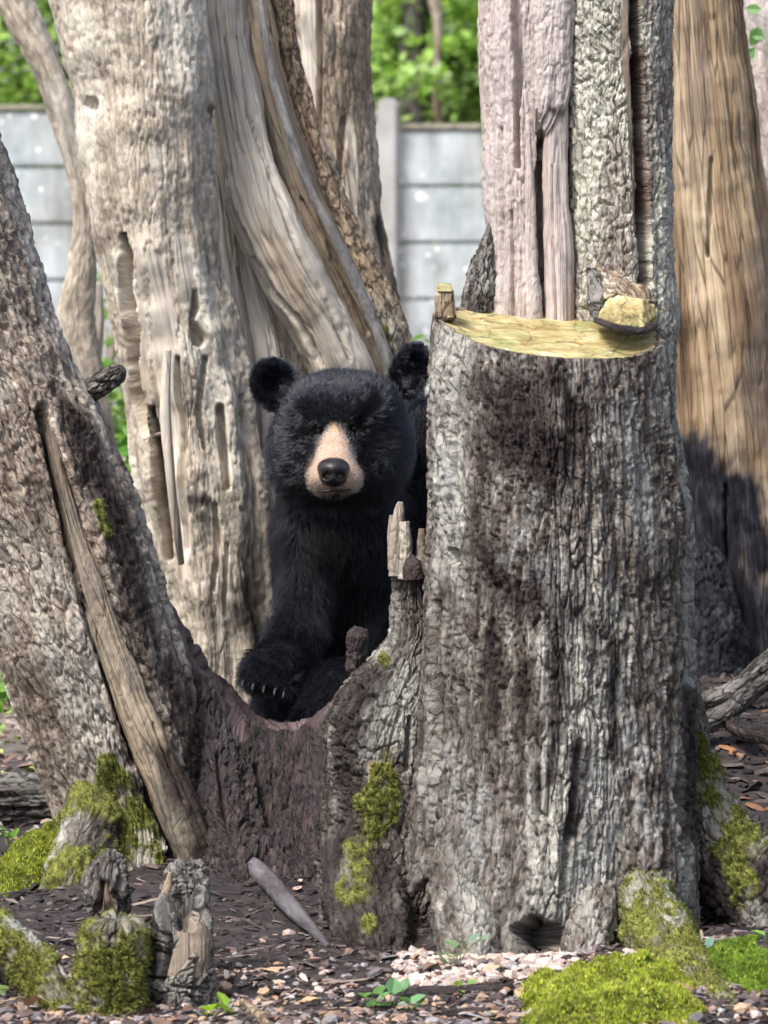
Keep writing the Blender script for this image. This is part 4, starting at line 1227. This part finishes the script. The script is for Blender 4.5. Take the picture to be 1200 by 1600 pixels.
bear = empty('bear', (0.0, 7.85, 0.0), 'black bear with tan muzzle sitting behind the root, facing us', 'bear')
bear.location.z = 0.05
n = NT('bear_skin')
n.done(n.mix(n.attr('tan'), (0.005, 0.005, 0.007), (0.38, 0.25, 0.17)), 0.8, 0.15)
M['bear_skin'] = n.m
TANP = [(517, 664), (527, 662), (538, 680), (550, 706), (566, 732), (572, 750), (565, 765), (545, 772), (523, 771), (494, 774), (479, 763), (476, 746), (484, 720), (500, 688)]
bme = np_mesh('body', BV, [BF], {'tan': sum((inpoly(proj(BV) + np.array(o_), TANP) & (BV[:, 1] < 7.62)).astype(float) for o_ in ((0, 0), (4, 2), (-4, 2), (0, 5), (0, -5), (6, -3), (-6, -3))) / 7})
link('body', bme, M['bear_skin'], bear)

# --- fur roots
bme.calc_loop_triangles()
nt = len(bme.loop_triangles)
tri = np.zeros(nt * 3, np.int32); bme.loop_triangles.foreach_get('vertices', tri); tri = tri.reshape(-1, 3)
vn = np.zeros(len(BV) * 3, np.float32); bme.vertices.foreach_get('normal', vn); vn = vn.reshape(-1, 3).astype(float)
cen = BV[tri].mean(1)
if np.sum(vn * (BV - np.array([0, 7.85, 0.5]))) < 0:
    vn = -vn
area = 0.5 * np.linalg.norm(np.cross(BV[tri[:, 1]] - BV[tri[:, 0]], BV[tri[:, 2]] - BV[tri[:, 0]]), axis=1)
cp = proj(cen)
wgt = area * np.where(cen[:, 1] > 8.0, 0.15, 1.0) * np.where(cp[:, 1] < 800, 2.6, 1.0)


def roots(nh):
    ti = rng.choice(nt, nh, p=wgt / wgt.sum())
    a = rng.random(nh); b = rng.random(nh)
    m = a + b > 1
    a[m] = 1 - a[m]; b[m] = 1 - b[m]
    w = np.stack([1 - a - b, a, b], -1)[..., None]
    p = (BV[tri[ti]] * w).sum(1); nn = (vn[tri[ti]] * w).sum(1)
    return p, nn / (np.linalg.norm(nn, axis=1, keepdims=True) + 1e-9)


p, nn = roots(180000)
q = proj(p) + rng.normal(0, 4.2, (len(p), 2))
head = (q[:, 1] < 800) & (p[:, 1] < 7.82) & (q[:, 0] < 660)
muz = inpoly(q, TANP) & (p[:, 1] < 7.62)
nose_pt = P(521, 738, 7.40)
pad = (np.hypot((q[:, 0] - 521) / 25, (q[:, 1] - 738) / 21) < 1) & (p[:, 1] < 7.45)
eye = np.zeros(len(p), bool)
for ex, ey in ((498, 673), (553, 669)):
    eye |= np.hypot((q[:, 0] - ex) / 5.0, (q[:, 1] - ey) / 3.2) < 1
mouth = (np.abs(q[:, 1] - (768 - 0.006 * (q[:, 0] - 520) ** 2)) < 2.0) & (np.abs(q[:, 0] - 520) < 24) & (p[:, 1] < 7.5)
keep = ~(pad | eye | mouth)
p, nn, q, head, muz = p[keep], nn[keep], q[keep], head[keep], muz[keep]
ear = (np.hypot(q[:, 0] - 428, q[:, 1] - 600) < 46) & (q[:, 0] < 455) | (np.hypot(q[:, 0] - 643, q[:, 1] - 575) < 44) & (q[:, 1] < 606) & (p[:, 1] > 7.6)
dist = np.linalg.norm(p - nose_pt, axis=1)
flow = np.where(head[:, None], p - nose_pt + np.array([0, 0.03, -0.02]), np.array([0.0, 0.02, -1.0]))
flow = np.where(ear[:, None], np.stack([np.sign(q[:, 0] - 535) * 0.6, 0 * p[:, 0], 0.8 + 0 * p[:, 0]], -1), flow)
arm = (q[:, 1] > 985)
flow = np.where(arm[:, None], np.array([-0.5, -0.5, -0.6]), flow)
flow = flow / (np.linalg.norm(flow, axis=1, keepdims=True) + 1e-9)
cl = np.stack([fbm3(p, 0.016, 2, 100 + k) - 0.5 for k in range(3)], -1) * 2.2 + np.stack([fbm3(p, 0.06, 2, 110 + k) - 0.5 for k in range(3)], -1) * 1.2
flow = flow + cl
flow -= nn * np.sum(flow * nn, 1, keepdims=True)
flow /= np.linalg.norm(flow, axis=1, keepdims=True) + 1e-9
L = np.where(head, 0.008 + 0.016 * ss(0.10, 0.26, dist), 0.040)
L = np.where(arm, 0.026, L)
L = np.where(ear, 0.013, L)
L = np.where(muz, 0.007, L) * rng.uniform(0.65, 1.15, len(p))
lift = np.where(head, 0.26, 0.30); lift = np.where(muz, 0.30, lift); lift = np.where(ear, 0.5, lift)


def fur(name, sel, mat, rad):
    P0, N0, D0, L0, K0 = p[sel], nn[sel], flow[sel], L[sel], lift[sel]
    k = 5
    pts = np.zeros((len(P0), k, 3))
    jit = rng.normal(0, 0.16, (len(P0), 3))
    pos = P0 - N0 * 0.001
    for i in range(k):
        pts[:, i] = pos
        t = i / (k - 1)
        dr = N0 * (K0 * (1.25 - 0.9 * t))[:, None] + D0 * (0.55 + 0.5 * t) + jit + np.array([0, 0, -0.12 * t])
        dr /= np.linalg.norm(dr, axis=1, keepdims=True)
        pos = pos + dr * (L0 / (k - 1))[:, None]
    hc = bpy.data.hair_curves.new(name)
    hc.add_curves([k] * len(P0))
    hc.position_data.foreach_set('vector', pts.astype(np.float32).ravel())
    ra = np.tile(np.linspace(1, 0.25, k), len(P0)) * rad
    at = hc.attributes.get('radius') or hc.attributes.new('radius', 'FLOAT', 'POINT')
    at.data.foreach_set('value', ra.astype(np.float32))
    hc.materials.append(mat)
    o = bpy.data.objects.new(name, hc)
    COL.objects.link(o)
    o.parent = bear
    o.matrix_parent_inverse = Matrix.Translation(-bear.location)
    return o


def hair_mat(name, col, rough=0.35, ior=1.5):
    m = bpy.data.materials.new(name); m.use_nodes = True
    t_ = m.node_tree; t_.nodes.clear()
    o = t_.nodes.new('ShaderNodeOutputMaterial')
    h_ = t_.nodes.new('ShaderNodeBsdfHairPrincipled')
    h_.parametrization = 'COLOR'
    h_.inputs['Color'].default_value = (*col, 1)
    h_.inputs['Roughness'].default_value = rough
    h_.inputs['Radial Roughness'].default_value = 0.5
    h_.inputs['IOR'].default_value = ior
    for kk, vv in (('Random Roughness', 0.3), ('Random Color', 0.3)):
        if kk in h_.inputs: h_.inputs[kk].default_value = vv
    t_.links.new(h_.outputs[0], o.inputs[0])
    return m


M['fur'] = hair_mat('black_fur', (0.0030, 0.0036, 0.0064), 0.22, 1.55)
M['tanfur'] = hair_mat('tan_fur', (0.56, 0.40, 0.28), 0.5)
M['shaded_coat'] = hair_mat('shaded_body_coat', (0.0028, 0.0031, 0.0050), 0.42, 1.33)  # duller body fur, with the shade on the body put into the material
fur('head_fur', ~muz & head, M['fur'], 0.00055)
fur('body_fur', ~muz & ~head, M['shaded_coat'], 0.00055)
fur('muzzle_fur', muz, M['tanfur'], 0.0006)
# nose leather with nostrils
S = SDF(tuple(nose_pt + np.array([-0.06, -0.05, -0.06])), tuple(nose_pt + np.array([0.06, 0.09, 0.06])), 0.0022)
el(521, 731, 7.418, 25, 0.042, 16, 0.012)
el(521, 745, 7.416, 22, 0.038, 16, 0.010)
el(521, 757, 7.435, 6, 0.02, 8, 0.010)
for sgn in (-1, 1):
    S.sub(S.ell(P(521 + sgn * 10, 744, 7.388), (5.5 * u, 0.022, 4.5 * u), math.radians(sgn * 25)), 0.005)
NV, NF = surface_nets(S.f, S.lo, S.h)
n = NT('nose_leather')
g = n.geo()
n.bump(n.voro(n.scale(g, 420), 1), 0.35, 0.001)
M['nose'] = n.done((0.012, 0.011, 0.013), 0.38, 0.5)
link('nose', np_mesh('nose', NV, [NF]), M['nose'], bear)
n = NT('lip')
M['lip'] = n.done((0.012, 0.009, 0.009), 0.5, 0.4)
tube('mouth', [(496, 768, 7.415, 1.4), (507, 768, 7.402, 2.3), (520, 766, 7.398, 2.6), (533, 767, 7.402, 2.3), (548, 765, 7.415, 1.4)], 12, 30, M['lip'], bear, bark=(0.01, 0.02, 0), lump=0, wood=0, fine=0)
n = NT('eye_brown')
M['eye'] = n.done((0.035, 0.013, 0.006), 0.2, 0.4)


def uv_sphere(name, r, nu=20, nv=12):
    th = np.linspace(0, 2 * np.pi, nu, endpoint=False)[None]; ph = np.linspace(0.02, np.pi - 0.02, nv)[:, None]
    G = np.stack([r * np.sin(ph) * np.cos(th), r * np.sin(ph) * np.sin(th), r * np.cos(ph) + 0 * th], -1)
    return np_mesh(name, G.reshape(-1, 3), [grid_faces(nv, nu, True)])


for ex, ey in ((498, 673), (553, 669)):
    o = link('eye', uv_sphere('eye', 0.0068), M['eye'], bear)
    o.location = P(ex, ey, 7.536)
n = NT('claw')
M['claw'] = n.done((0.10, 0.09, 0.085), 0.4, 0.4)
for tx, ty, td in TOES:
    tube('claw', [(tx - 2, ty + 2, td - 0.010, 2.6), (tx - 4, ty + 6, td - 0.030, 2.2), (tx - 5, ty + 13, td - 0.040, 0.6)], 12, 16, M['claw'], bear, bark=(0.01, 0.02, 0), lump=0, wood=0, fine=0)

# ------------------------------------------------------------------ fallen log, stick, broken stumps
lg = P(20, 1255, 7.75)
log = empty('fallen_log', P(20, 1290, 7.75), 'dark weathered fallen log lying behind foot of leaning trunk', 'log')
log.location.z = float(gz(lg[0], lg[1]))
tube('log_body', [(-260, 1276, 7.55, 50), (-120, 1264, 7.56, 50), (0, 1254, 7.58, 48), (90, 1248, 7.60, 46), (200, 1242, 7.64, 46)], 160, 260, M['deadgrey'], log, seed=110, bark=(0.014, 0.12, 0.010), lump=0.010,
     grooves=[([(-80, 1250, 3), (60, 1238, 3)], 0.015), ([(-80, 1272, 3), (70, 1262, 4)], 0.02)], bare0=0.0)


def ground_path(pts, lift=0.6):
    R = []
    for x, y, r in pts:
        g_ = on_ground(x, y)
        rm = r * g_[1] / F
        R.append([g_[0], g_[1], g_[2] + rm * lift, rm])
    return R


R = ground_path([(338, 1326, 7), (352, 1334, 11), (372, 1352, 10), (384, 1362, 13), (420, 1398, 14), (455, 1438, 13), (485, 1465, 10), (512, 1484, 4)], 1.5)
o = wtube('fallen_stick', R, 48, 240, M['stick'], None, seed=111, bark=(0.014, 0.12, 0.0015), lump=0.003, char0=0.3, charscale=0)
meta(o, 'thick grey stick lying on dark mud in front of the root saddle', 'stick')
for k, (pts, lab) in enumerate([([(405, 1472, 3), (450, 1474, 4), (500, 1472, 3)], 'thin dark twig crossing the lower end of the thick stick'),
                                ([(555, 1562, 9), (640, 1560, 10), (720, 1556, 9), (800, 1548, 7)], 'dark stick lying flat on litter in front of sawn stump'),
                                ([(690, 1592, 8), (730, 1588, 8), (765, 1584, 6)], 'short dark stick end beside bright green moss'),
                                ([(380, 1572, 7), (400, 1590, 8), (425, 1615, 8)], 'short tan stick beside little green seedling'),
                                ([(340, 1512, 3), (400, 1516, 3), (520, 1500, 3)], 'thin twig on mud beside the split stump')]):
    o = wtube('twig', ground_path(pts, 0.8), 28, 110, M['root'] if k != 3 else M['tanw'], None, seed=115 + k, bark=(0.008, 0.03, 0.003), lump=0.002)
    meta(o, lab, 'stick')


def wood_thing(name, label, cat, base, fn):
    b = P(*base)
    o = empty(name, b, label, cat)
    o.location.z = float(gz(b[0], b[1]))
    fn(o)
    return o


def f1(o):
    trunk('stump_body', [(1440, 168, 196, 5.8), (1446, 144, 214, 5.8), (1470, 132, 222, 5.8), (1520, 124, 226, 5.79), (1580, 118, 230, 5.78), (1680, 108, 238, 5.76)], 260, 260, M['stump'], o, seed=120, bark=(0.014, 0.03, 0.010), lump=0.010,
          moss=[[(150, 1480, 20), (175, 1540, 60), (175, 1640, 70)]], moss0=0.7, rag=(14, 0.007), tufts=6500)
wood_thing('broken_stump', 'small broken stump thick with green moss beside the pale split stump', 'stump', (172, 1600, 5.8), f1)


def f2(o):
    trunk('stump_body', [(1416, 262, 306, 5.86), (1424, 244, 322, 5.86), (1450, 234, 328, 5.86), (1490, 227, 331, 5.85), (1550, 224, 333, 5.84), (1680, 218, 342, 5.82)], 280, 340, M['deadgrey'], o, seed=121, bark=(0.020, 0.024, 0.014), lump=0.014, rag=(30, 0.05),
          bare=[[(292, 1425, 10), (296, 1450, 22), (284, 1490, 16), (270, 1520, 8)], [(318, 1440, 8), (316, 1480, 14), (310, 1520, 10)]], char=[[(240, 1450, 14), (238, 1520, 14)], [(250, 1570, 30), (300, 1590, 30)]],
          grooves=[([(262, 1425, 5), (264, 1480, 6), (254, 1530, 5)], 0.04), ([(282, 1424, 8), (278, 1440, 6)], 0.03), ([(304, 1500, 3), (300, 1560, 4)], 0.015), ([(270, 1540, 3), (320, 1546, 3)], 0.012)])
wood_thing('broken_stump', 'pale split stump with torn bare wood and dark base', 'stump', (278, 1600, 5.85), f2)


def f3(o):
    tube('wood_chunk', [(276, 1490, 6.02, 28), (286, 1450, 6.03, 32), (290, 1415, 6.04, 33), (292, 1380, 6.05, 31), (292, 1356, 6.06, 26), (292, 1345, 6.06, 10)], 150, 170, M['deadgrey'], o, seed=122, bark=(0.034, 0.013, 0.010), lump=0.010)
    tube('torn_wood', [(254, 1460, 6.0, 10), (254, 1420, 6.0, 10), (262, 1385, 6.0, 7), (266, 1362, 6.0, 3)], 40, 90, M['tanw'], o, seed=123, bare0=0.7, lump=0.008)
wood_thing('charred_chunk', 'grey cracked charred wood chunk behind the split stump', 'wood', (288, 1430, 6.05), f3)


def f4(o):
    tube('wood_chunk', [(178, 1445, 6.2, 22), (170, 1410, 6.2, 36), (166, 1380, 6.2, 38), (172, 1352, 6.22, 28), (176, 1338, 6.24, 10)], 150, 150, M['deadgrey'], o, seed=124, bark=(0.018, 0.03, 0.012), lump=0.014,
         bare=[[(166, 1385, 8), (160, 1420, 8)], [(180, 1400, 8), (172, 1425, 6)]], grooves=[([(160, 1380, 4), (154, 1420, 5)], 0.02), ([(190, 1370, 6), (184, 1400, 6)], 0.02)])
wood_thing('broken_stump', 'grey broken knob of wood behind the mossy stump', 'stump', (172, 1440, 6.2), f4)


def f5(o):
    tube('root_body', [(-60, 1455, 5.95, 40), (0, 1478, 5.92, 42), (50, 1510, 5.88, 34), (85, 1555, 5.82, 28), (110, 1620, 5.75, 26)], 160, 200, M['stump'], o, seed=125, bark=(0.014, 0.02, 0.010), lump=0.012, moss=[[(0, 1490, 40), (60, 1520, 34), (100, 1590, 30)]], moss0=0.7, tufts=4500)
wood_thing('mossy_root', 'mossy root curving beside the moss covered broken stump', 'root', (40, 1540, 5.88), f5)

# ------------------------------------------------------------------ moss: tufts on bark, cushions on the ground
for k, (own, T, N) in enumerate(TUFTS):
    m = len(T)
    V, Fc, C = pieces(TUFT, TUFT_T, frames(N + rng.normal(0, 0.35, N.shape)), rng.uniform(0.5, 1.3, (m, 1)) * np.array([0.006, 0.006, 0.0042]), T, palette(MOSS_P, m, 0.4) * 0.9)
    meta(link('moss', np_mesh('moss', V, [Fc], {'col': C}, False), M['moss'], own), kind='stuff')


def cushion(label, cx, cy, rx_px, ry_px, hgt, nt_, pal=MOSS_P, tint=1.0):
    """low lumpy moss cushion lying on the soil; extent given on the ground"""
    c0 = on_ground(cx, cy)
    rx = rx_px * c0[1] / F
    near = on_ground(cx, cy + ry_px); far = on_ground(cx, cy - ry_px)
    ry = abs(far[1] - near[1]) / 2
    a = np.linspace(-1.15, 1.15, 150)
    A, B = np.meshgrid(a, a)
    x = c0[0] + A * rx; y = (near[1] + far[1]) / 2 + B * ry
    e = np.sqrt(A ** 2 + B ** 2) + 1.0 * (fbm2(x / 0.08, y / 0.08, 3, 70) - 0.5)
    prof = ss(1.0, 0.35, e)
    f1_, f2_, cid = voro(x / 0.03, y / 0.03, 71)
    z = gz(x, y) - 0.012 + prof * (hgt * (0.6 + 0.8 * fbm2(x / 0.09, y / 0.09, 2, 72)) + 0.012 + 0.022 * (1 - f1_) * (0.4 + cid))
    V0 = np.stack([x, y, z], -1).reshape(-1, 3)
    C0 = np.tile([0.10, 0.13, 0.02, 1.0], (len(V0), 1))
    w = (prof.ravel() > 0.25)
    ids = rng.choice(np.nonzero(w)[0], nt_)
    T = V0[ids] + np.stack([rng.normal(0, rx / 75, nt_), rng.normal(0, ry / 75, nt_), rng.uniform(-0.003, 0.001, nt_)], -1)
    tone = palette(pal, nt_, 0.3) * (0.55 + 0.9 * fbm3(T, 0.03, 2, 73))[:, None] * tint
    V1, F1_, C1 = pieces(TUFT, TUFT_T, rand_rot(nt_, 0.5), rng.uniform(0.6, 1.5, (nt_, 1)) * np.array([0.008, 0.008, 0.006]), T, np.clip(tone, 0, 1))
    V, Fs, C = join([(V0, grid_faces(150, 150, False), C0), (V1, F1_, C1)])
    o = link('moss_cushion', np_mesh('moss_cushion', V, Fs, {'col': C}), M['moss'])
    return meta(o, label, 'moss', kind='stuff')


LIME = [(0.30, 0.25, 0.09), (0.52, 0.60, 0.06), (0.48, 0.56, 0.06), (0.52, 0.57, 0.08), (0.34, 0.41, 0.04), (0.58, 0.62, 0.16), (0.22, 0.30, 0.03)]
cushion('bright lime green moss carpet in front of the stump root', 965, 1572, 185, 62, 0.022, 26000, LIME)
cushion('bright green moss patch in crook of the mossy root and flank root', 1170, 1530, 75, 28, 0.02, 9000, [(0.25, 0.38, 0.05), (0.33, 0.45, 0.07), (0.17, 0.28, 0.03)])
cushion('yellow green moss patch at foot of leaning trunk', 55, 1360, 85, 34, 0.035, 13000, LIME, 0.85)
cushion('olive moss around the leaning trunk foot beside broken wood', 185, 1330, 55, 18, 0.02, 5000, MOSS_P, 0.9)

# ------------------------------------------------------------------ small plants
def little_plant(name, label, px, py, leaves, col, stem_h=0.02, size=0.022):
    b = on_ground(px, py)
    t_ = empty(name, b, label, 'plant')
    for k, (dx, dy, s) in enumerate(leaves):
        s = s * 1.4
        tip = P(px + dx, py + dy, b[1] + rng.uniform(-0.02, 0.02))
        mid = (b + tip) / 2 + np.array([0, 0, 0.004])
        wtube('stem', [[b[0], b[1], b[2] - 0.004, 0.0010], [*mid, 0.0009], [*tip, 0.0007]], 6, 10, M['stemg'], t_, bark=(0.01, 0.02, 0), lump=0, wood=0, fine=0)
        cc = np.clip(np.array(col) * rng.uniform(0.8, 1.2), 0, 1)
        me = np_mesh('leaf', LEAF * np.array([1.25, 1, 1.6]) * s, [LEAF_T], {'col': np.tile([*cc, 1], (6, 1))}, False)
        o = link('leaf', me, M['leaf'], t_)
        o.location = tip - np.array([0, 0, 0])
        o.rotation_euler = (math.radians(rng.uniform(15, 55)), math.radians(rng.uniform(-25, 25)), math.radians(rng.uniform(0, 360) if k else 180))
    return t_


n = NT('green_stem')
M['stemg'] = n.done((0.12, 0.2, 0.05), 0.6, 0.3)
little_plant('seedling', 'pale green clover seedling cluster on the litter in front of stump', 608, 1580,
             [(-38, -22, .020), (-22, -14, .022), (-12, -26, .020), (0, -8, .022), (4, -24, .024), (16, -14, .022), (22, -30, .018), (34, -12, .020), (44, -6, .016), (10, 6, .020), (-4, 10, .018), (26, 4, .016), (-26, -2, .018)], (0.22, 0.46, 0.20))
little_plant('seedling', 'tiny bright green seedling beside the split stump', 352, 1592,
             [(-22, -12, .026), (2, -18, .022), (14, -10, .026), (22, 2, .018), (-6, 2, .022), (6, 6, .02)], (0.30, 0.50, 0.06))
little_plant('seedling', 'greyish green leaf seedling at the stump base by dark hollow', 716, 1506,
             [(-16, -12, .026), (-6, -24, .024), (10, -30, .024), (26, -32, .026), (-18, 0, .022)], (0.30, 0.46, 0.36))
little_plant('seedling', 'tiny sprout on litter near the dark flat stick', 722, 1556, [(-6, -14, .012), (6, -18, .014), (4, -4, .012)], (0.28, 0.46, 0.12))
little_plant('seedling', 'bluish green leaves in crook of the mossy front root', 1098, 1490, [(-6, -6, .014), (6, -8, .016), (0, 2, .014)], (0.25, 0.45, 0.36))
little_plant('seedling', 'grey green leaves beside curving mossy root', 30, 1556, [(-34, -10, .03), (-6, -18, .034), (14, -10, .03), (-20, 6, .028)], (0.30, 0.42, 0.20))
little_plant('grass_tuft', 'upright grass blades among the moss beside flank root', 1190, 1512, [(-10, -42, .02), (-4, -28, .018), (6, -50, .02)], (0.30, 0.50, 0.12))
little_plant('seedling', 'green sprout on soil behind the yellow green moss', 12, 1322, [(-6, -14, .02), (8, -10, .024), (2, -22, .018)], (0.20, 0.42, 0.10))
little_plant('seedling', 'small green grass sprig at leaning trunk foot by dark mud', 250, 1322, [(-6, -20, .014), (4, -26, .016), (10, -10, .014)], (0.14, 0.30, 0.05))

# ------------------------------------------------------------------ litter
CH = [(0.24, 0.16, 0.125), (0.34, 0.25, 0.21), (0.42, 0.35, 0.32), (0.13, 0.095, 0.085), (0.06, 0.045, 0.043), (0.40, 0.27, 0.18), (0.19, 0.17, 0.175), (0.30, 0.285, 0.29)]
DK = [(0.035, 0.026, 0.025), (0.06, 0.045, 0.043), (0.10, 0.078, 0.074), (0.02, 0.016, 0.016), (0.15, 0.115, 0.11)]


def strew(n_, x0, x1, y0, y1, pal, size, kind, tilt=0.35, dens=None, flat=0.5):
    x = rng.uniform(x0, x1, n_); y = rng.uniform(y0, y1, n_)
    if dens is not None:
        k = rng.random(n_) < dens(x, y); x, y = x[k], y[k]
    m = len(x)
    s = size * np.exp(rng.normal(0, 0.45, (m, 1)))
    T = np.stack([x, y, gz(x, y) + 0.0015], -1)
    if kind == 'chip':
        return pieces(CHIP, CHIP_T, rand_rot(m, tilt), s * np.stack([rng.uniform(.8, 1.6, m), rng.uniform(.5, 1, m), rng.uniform(.3, .9, m)], -1), T, palette(pal, m, 0.35))
    if kind == 'stone':
        return pieces(ICO, ICO_T, rand_rot(m, tilt), s * np.stack([rng.uniform(.9, 1.5, m), rng.uniform(.7, 1.1, m), rng.uniform(.4, .8, m)], -1), T, palette(pal, m, 0.35))
    if kind == 'leaf':
        return pieces(LEAF * np.array([1.2, 1, 3]), LEAF_T, rand_rot(m, tilt), s * np.ones((1, 3)), T + np.array([0, 0, 0.003]), palette(pal, m, 0.35))
    return pieces(CHIP, CHIP_T, rand_rot(m, 0.15), s * np.stack([rng.uniform(2.5, 5, m), rng.uniform(.2, .35, m), rng.uniform(.3, .6, m)], -1), T, palette(pal, m, 0.35))


front = lambda x, y: np.clip(1.3 - (y - 5.6) / 0.5, 0.06, 1)
parts = [strew(6500, -0.75, 0.75, 5.4, 6.6, CH, 0.0095, 'chip', 0.4, front),
         strew(4500, -0.75, 0.75, 5.4, 7.2, DK, 0.010, 'chip', 0.4),
         strew(3200, -0.75, 0.75, 5.4, 6.5, CH, 0.011, 'stone', 0.4, front),
         strew(800, -0.75, 0.75, 5.4, 6.9, [(0.34, 0.20, 0.12), (0.40, 0.28, 0.20), (0.22, 0.14, 0.10), (0.14, 0.09, 0.07)], 0.016, 'leaf', 0.35, front),
         strew(700, -0.75, 0.75, 5.4, 7.0, DK + [(0.3, 0.24, 0.2)], 0.012, 'twig'),
         strew(900, 0.02, 0.30, 5.93, 6.2, [(0.52, 0.42, 0.37), (0.48, 0.36, 0.30), (0.56, 0.48, 0.45), (0.36, 0.28, 0.25)], 0.012, 'stone', 0.4),
         strew(1400, 0.5, 1.1, 6.9, 8.4, DK + [(0.28, 0.14, 0.07)], 0.016, 'chip', 0.4),
         strew(1600, -1.3, -0.45, 7.3, 10.5, CH, 0.020, 'chip', 0.4),
         strew(600, -1.6, -0.45, 8.2, 11, [(0.25, 0.40, 0.06), (0.35, 0.48, 0.10), (0.18, 0.3, 0.05)], 0.035, 'leaf', 0.5)]
V, Fs, C = join(parts)
o = link('leaf_litter', np_mesh('leaf_litter', V, Fs, {'col': C}, False), M['litter'])
meta(o, 'wood chips, pebbles and dead leaf bits strewn over the mud', 'litter', kind='stuff')

# larger dry leaves and chips that can be told apart
LBIG = np.array([[0, 0, 0], [.2, .12, .05], [.33, .38, .1], [.26, .7, .06], [0, 1, .1], [-.26, .7, .06], [-.33, .38, .1], [-.2, .12, .05], [0, .4, -.02], [0, .75, -.02]])
LBIG_T = np.array([[0, 1, 8], [1, 2, 8], [2, 3, 9], [2, 9, 8], [3, 4, 9], [4, 5, 9], [5, 6, 9], [6, 8, 9], [6, 7, 8], [7, 0, 8]])
SPOTS = [(40, 1588, .052, 0), (75, 1580, .04, 0), (110, 1500, .04, 1), (95, 1478, .035, 2), (500, 1570, .05, 0), (470, 1385, .03, 1), (400, 1570, .035, 1), (560, 1592, .035, 0), (560, 1540, .04, 2),
         (620, 1515, .035, 1), (680, 1530, .03, 1), (840, 1540, .03, 1), (440, 1530, .03, 2), (30, 1420, .04, 2), (70, 1430, .035, 1), (465, 1392, .03, 1), (205, 1325, .03, 0), (1130, 1218, .04, 1)]
tone = [(0.52, 0.33, 0.18), (0.46, 0.34, 0.29), (0.26, 0.20, 0.19)]
words = ['long orange tan dry leaf in front of the curving mossy root', 'small orange tan dry leaf beside a longer one near mossy root', 'pinkish dry leaf between curving mossy root and mossy stump',
         'dark curled dead leaf above the curving mossy root', 'orange tan dry leaf on litter between split stump and clover', 'pinkish curled leaf right of the thick grey stick',
         'pinkish dry leaf beside the short tan stick', 'orange tan dry leaf just below the clover seedlings', 'dark dead leaf above the clover seedlings', 'pinkish dry leaf at the foot of the stump flank',
         'small pinkish leaf on pale pebbles by grey green seedling', 'pinkish leaf on pebbles in front of the dark hollow', 'dark dead leaf on mud below the thick grey stick', 'dark dead leaf below the yellow green moss patch',
         'pinkish leaf below the yellow green moss patch', 'pinkish leaf lying under another beside the thick grey stick', 'orange tan leaf on soil at foot of leaning trunk', 'pinkish leaf on dark soil behind the flank root']
for k, (x, y, s, c_) in enumerate(SPOTS):
    b = on_ground(x, y)
    me = np_mesh('dry_leaf', LBIG * s * 0.75 * np.array([rng.uniform(.8, 1.2), 1, rng.uniform(.8, 2.0)]), [LBIG_T], {'col': np.tile([*tone[c_], 1], (10, 1))}, True)
    o = link('dry_leaf', me, M['litter'])
    o.location = b + np.array([0, 0, 0.008])
    o.rotation_euler = (rng.uniform(-.3, .3), rng.uniform(-.3, .3), rng.uniform(0, 6.28))
    meta(o, words[k], 'leaf', 'dry leaves on the ground')
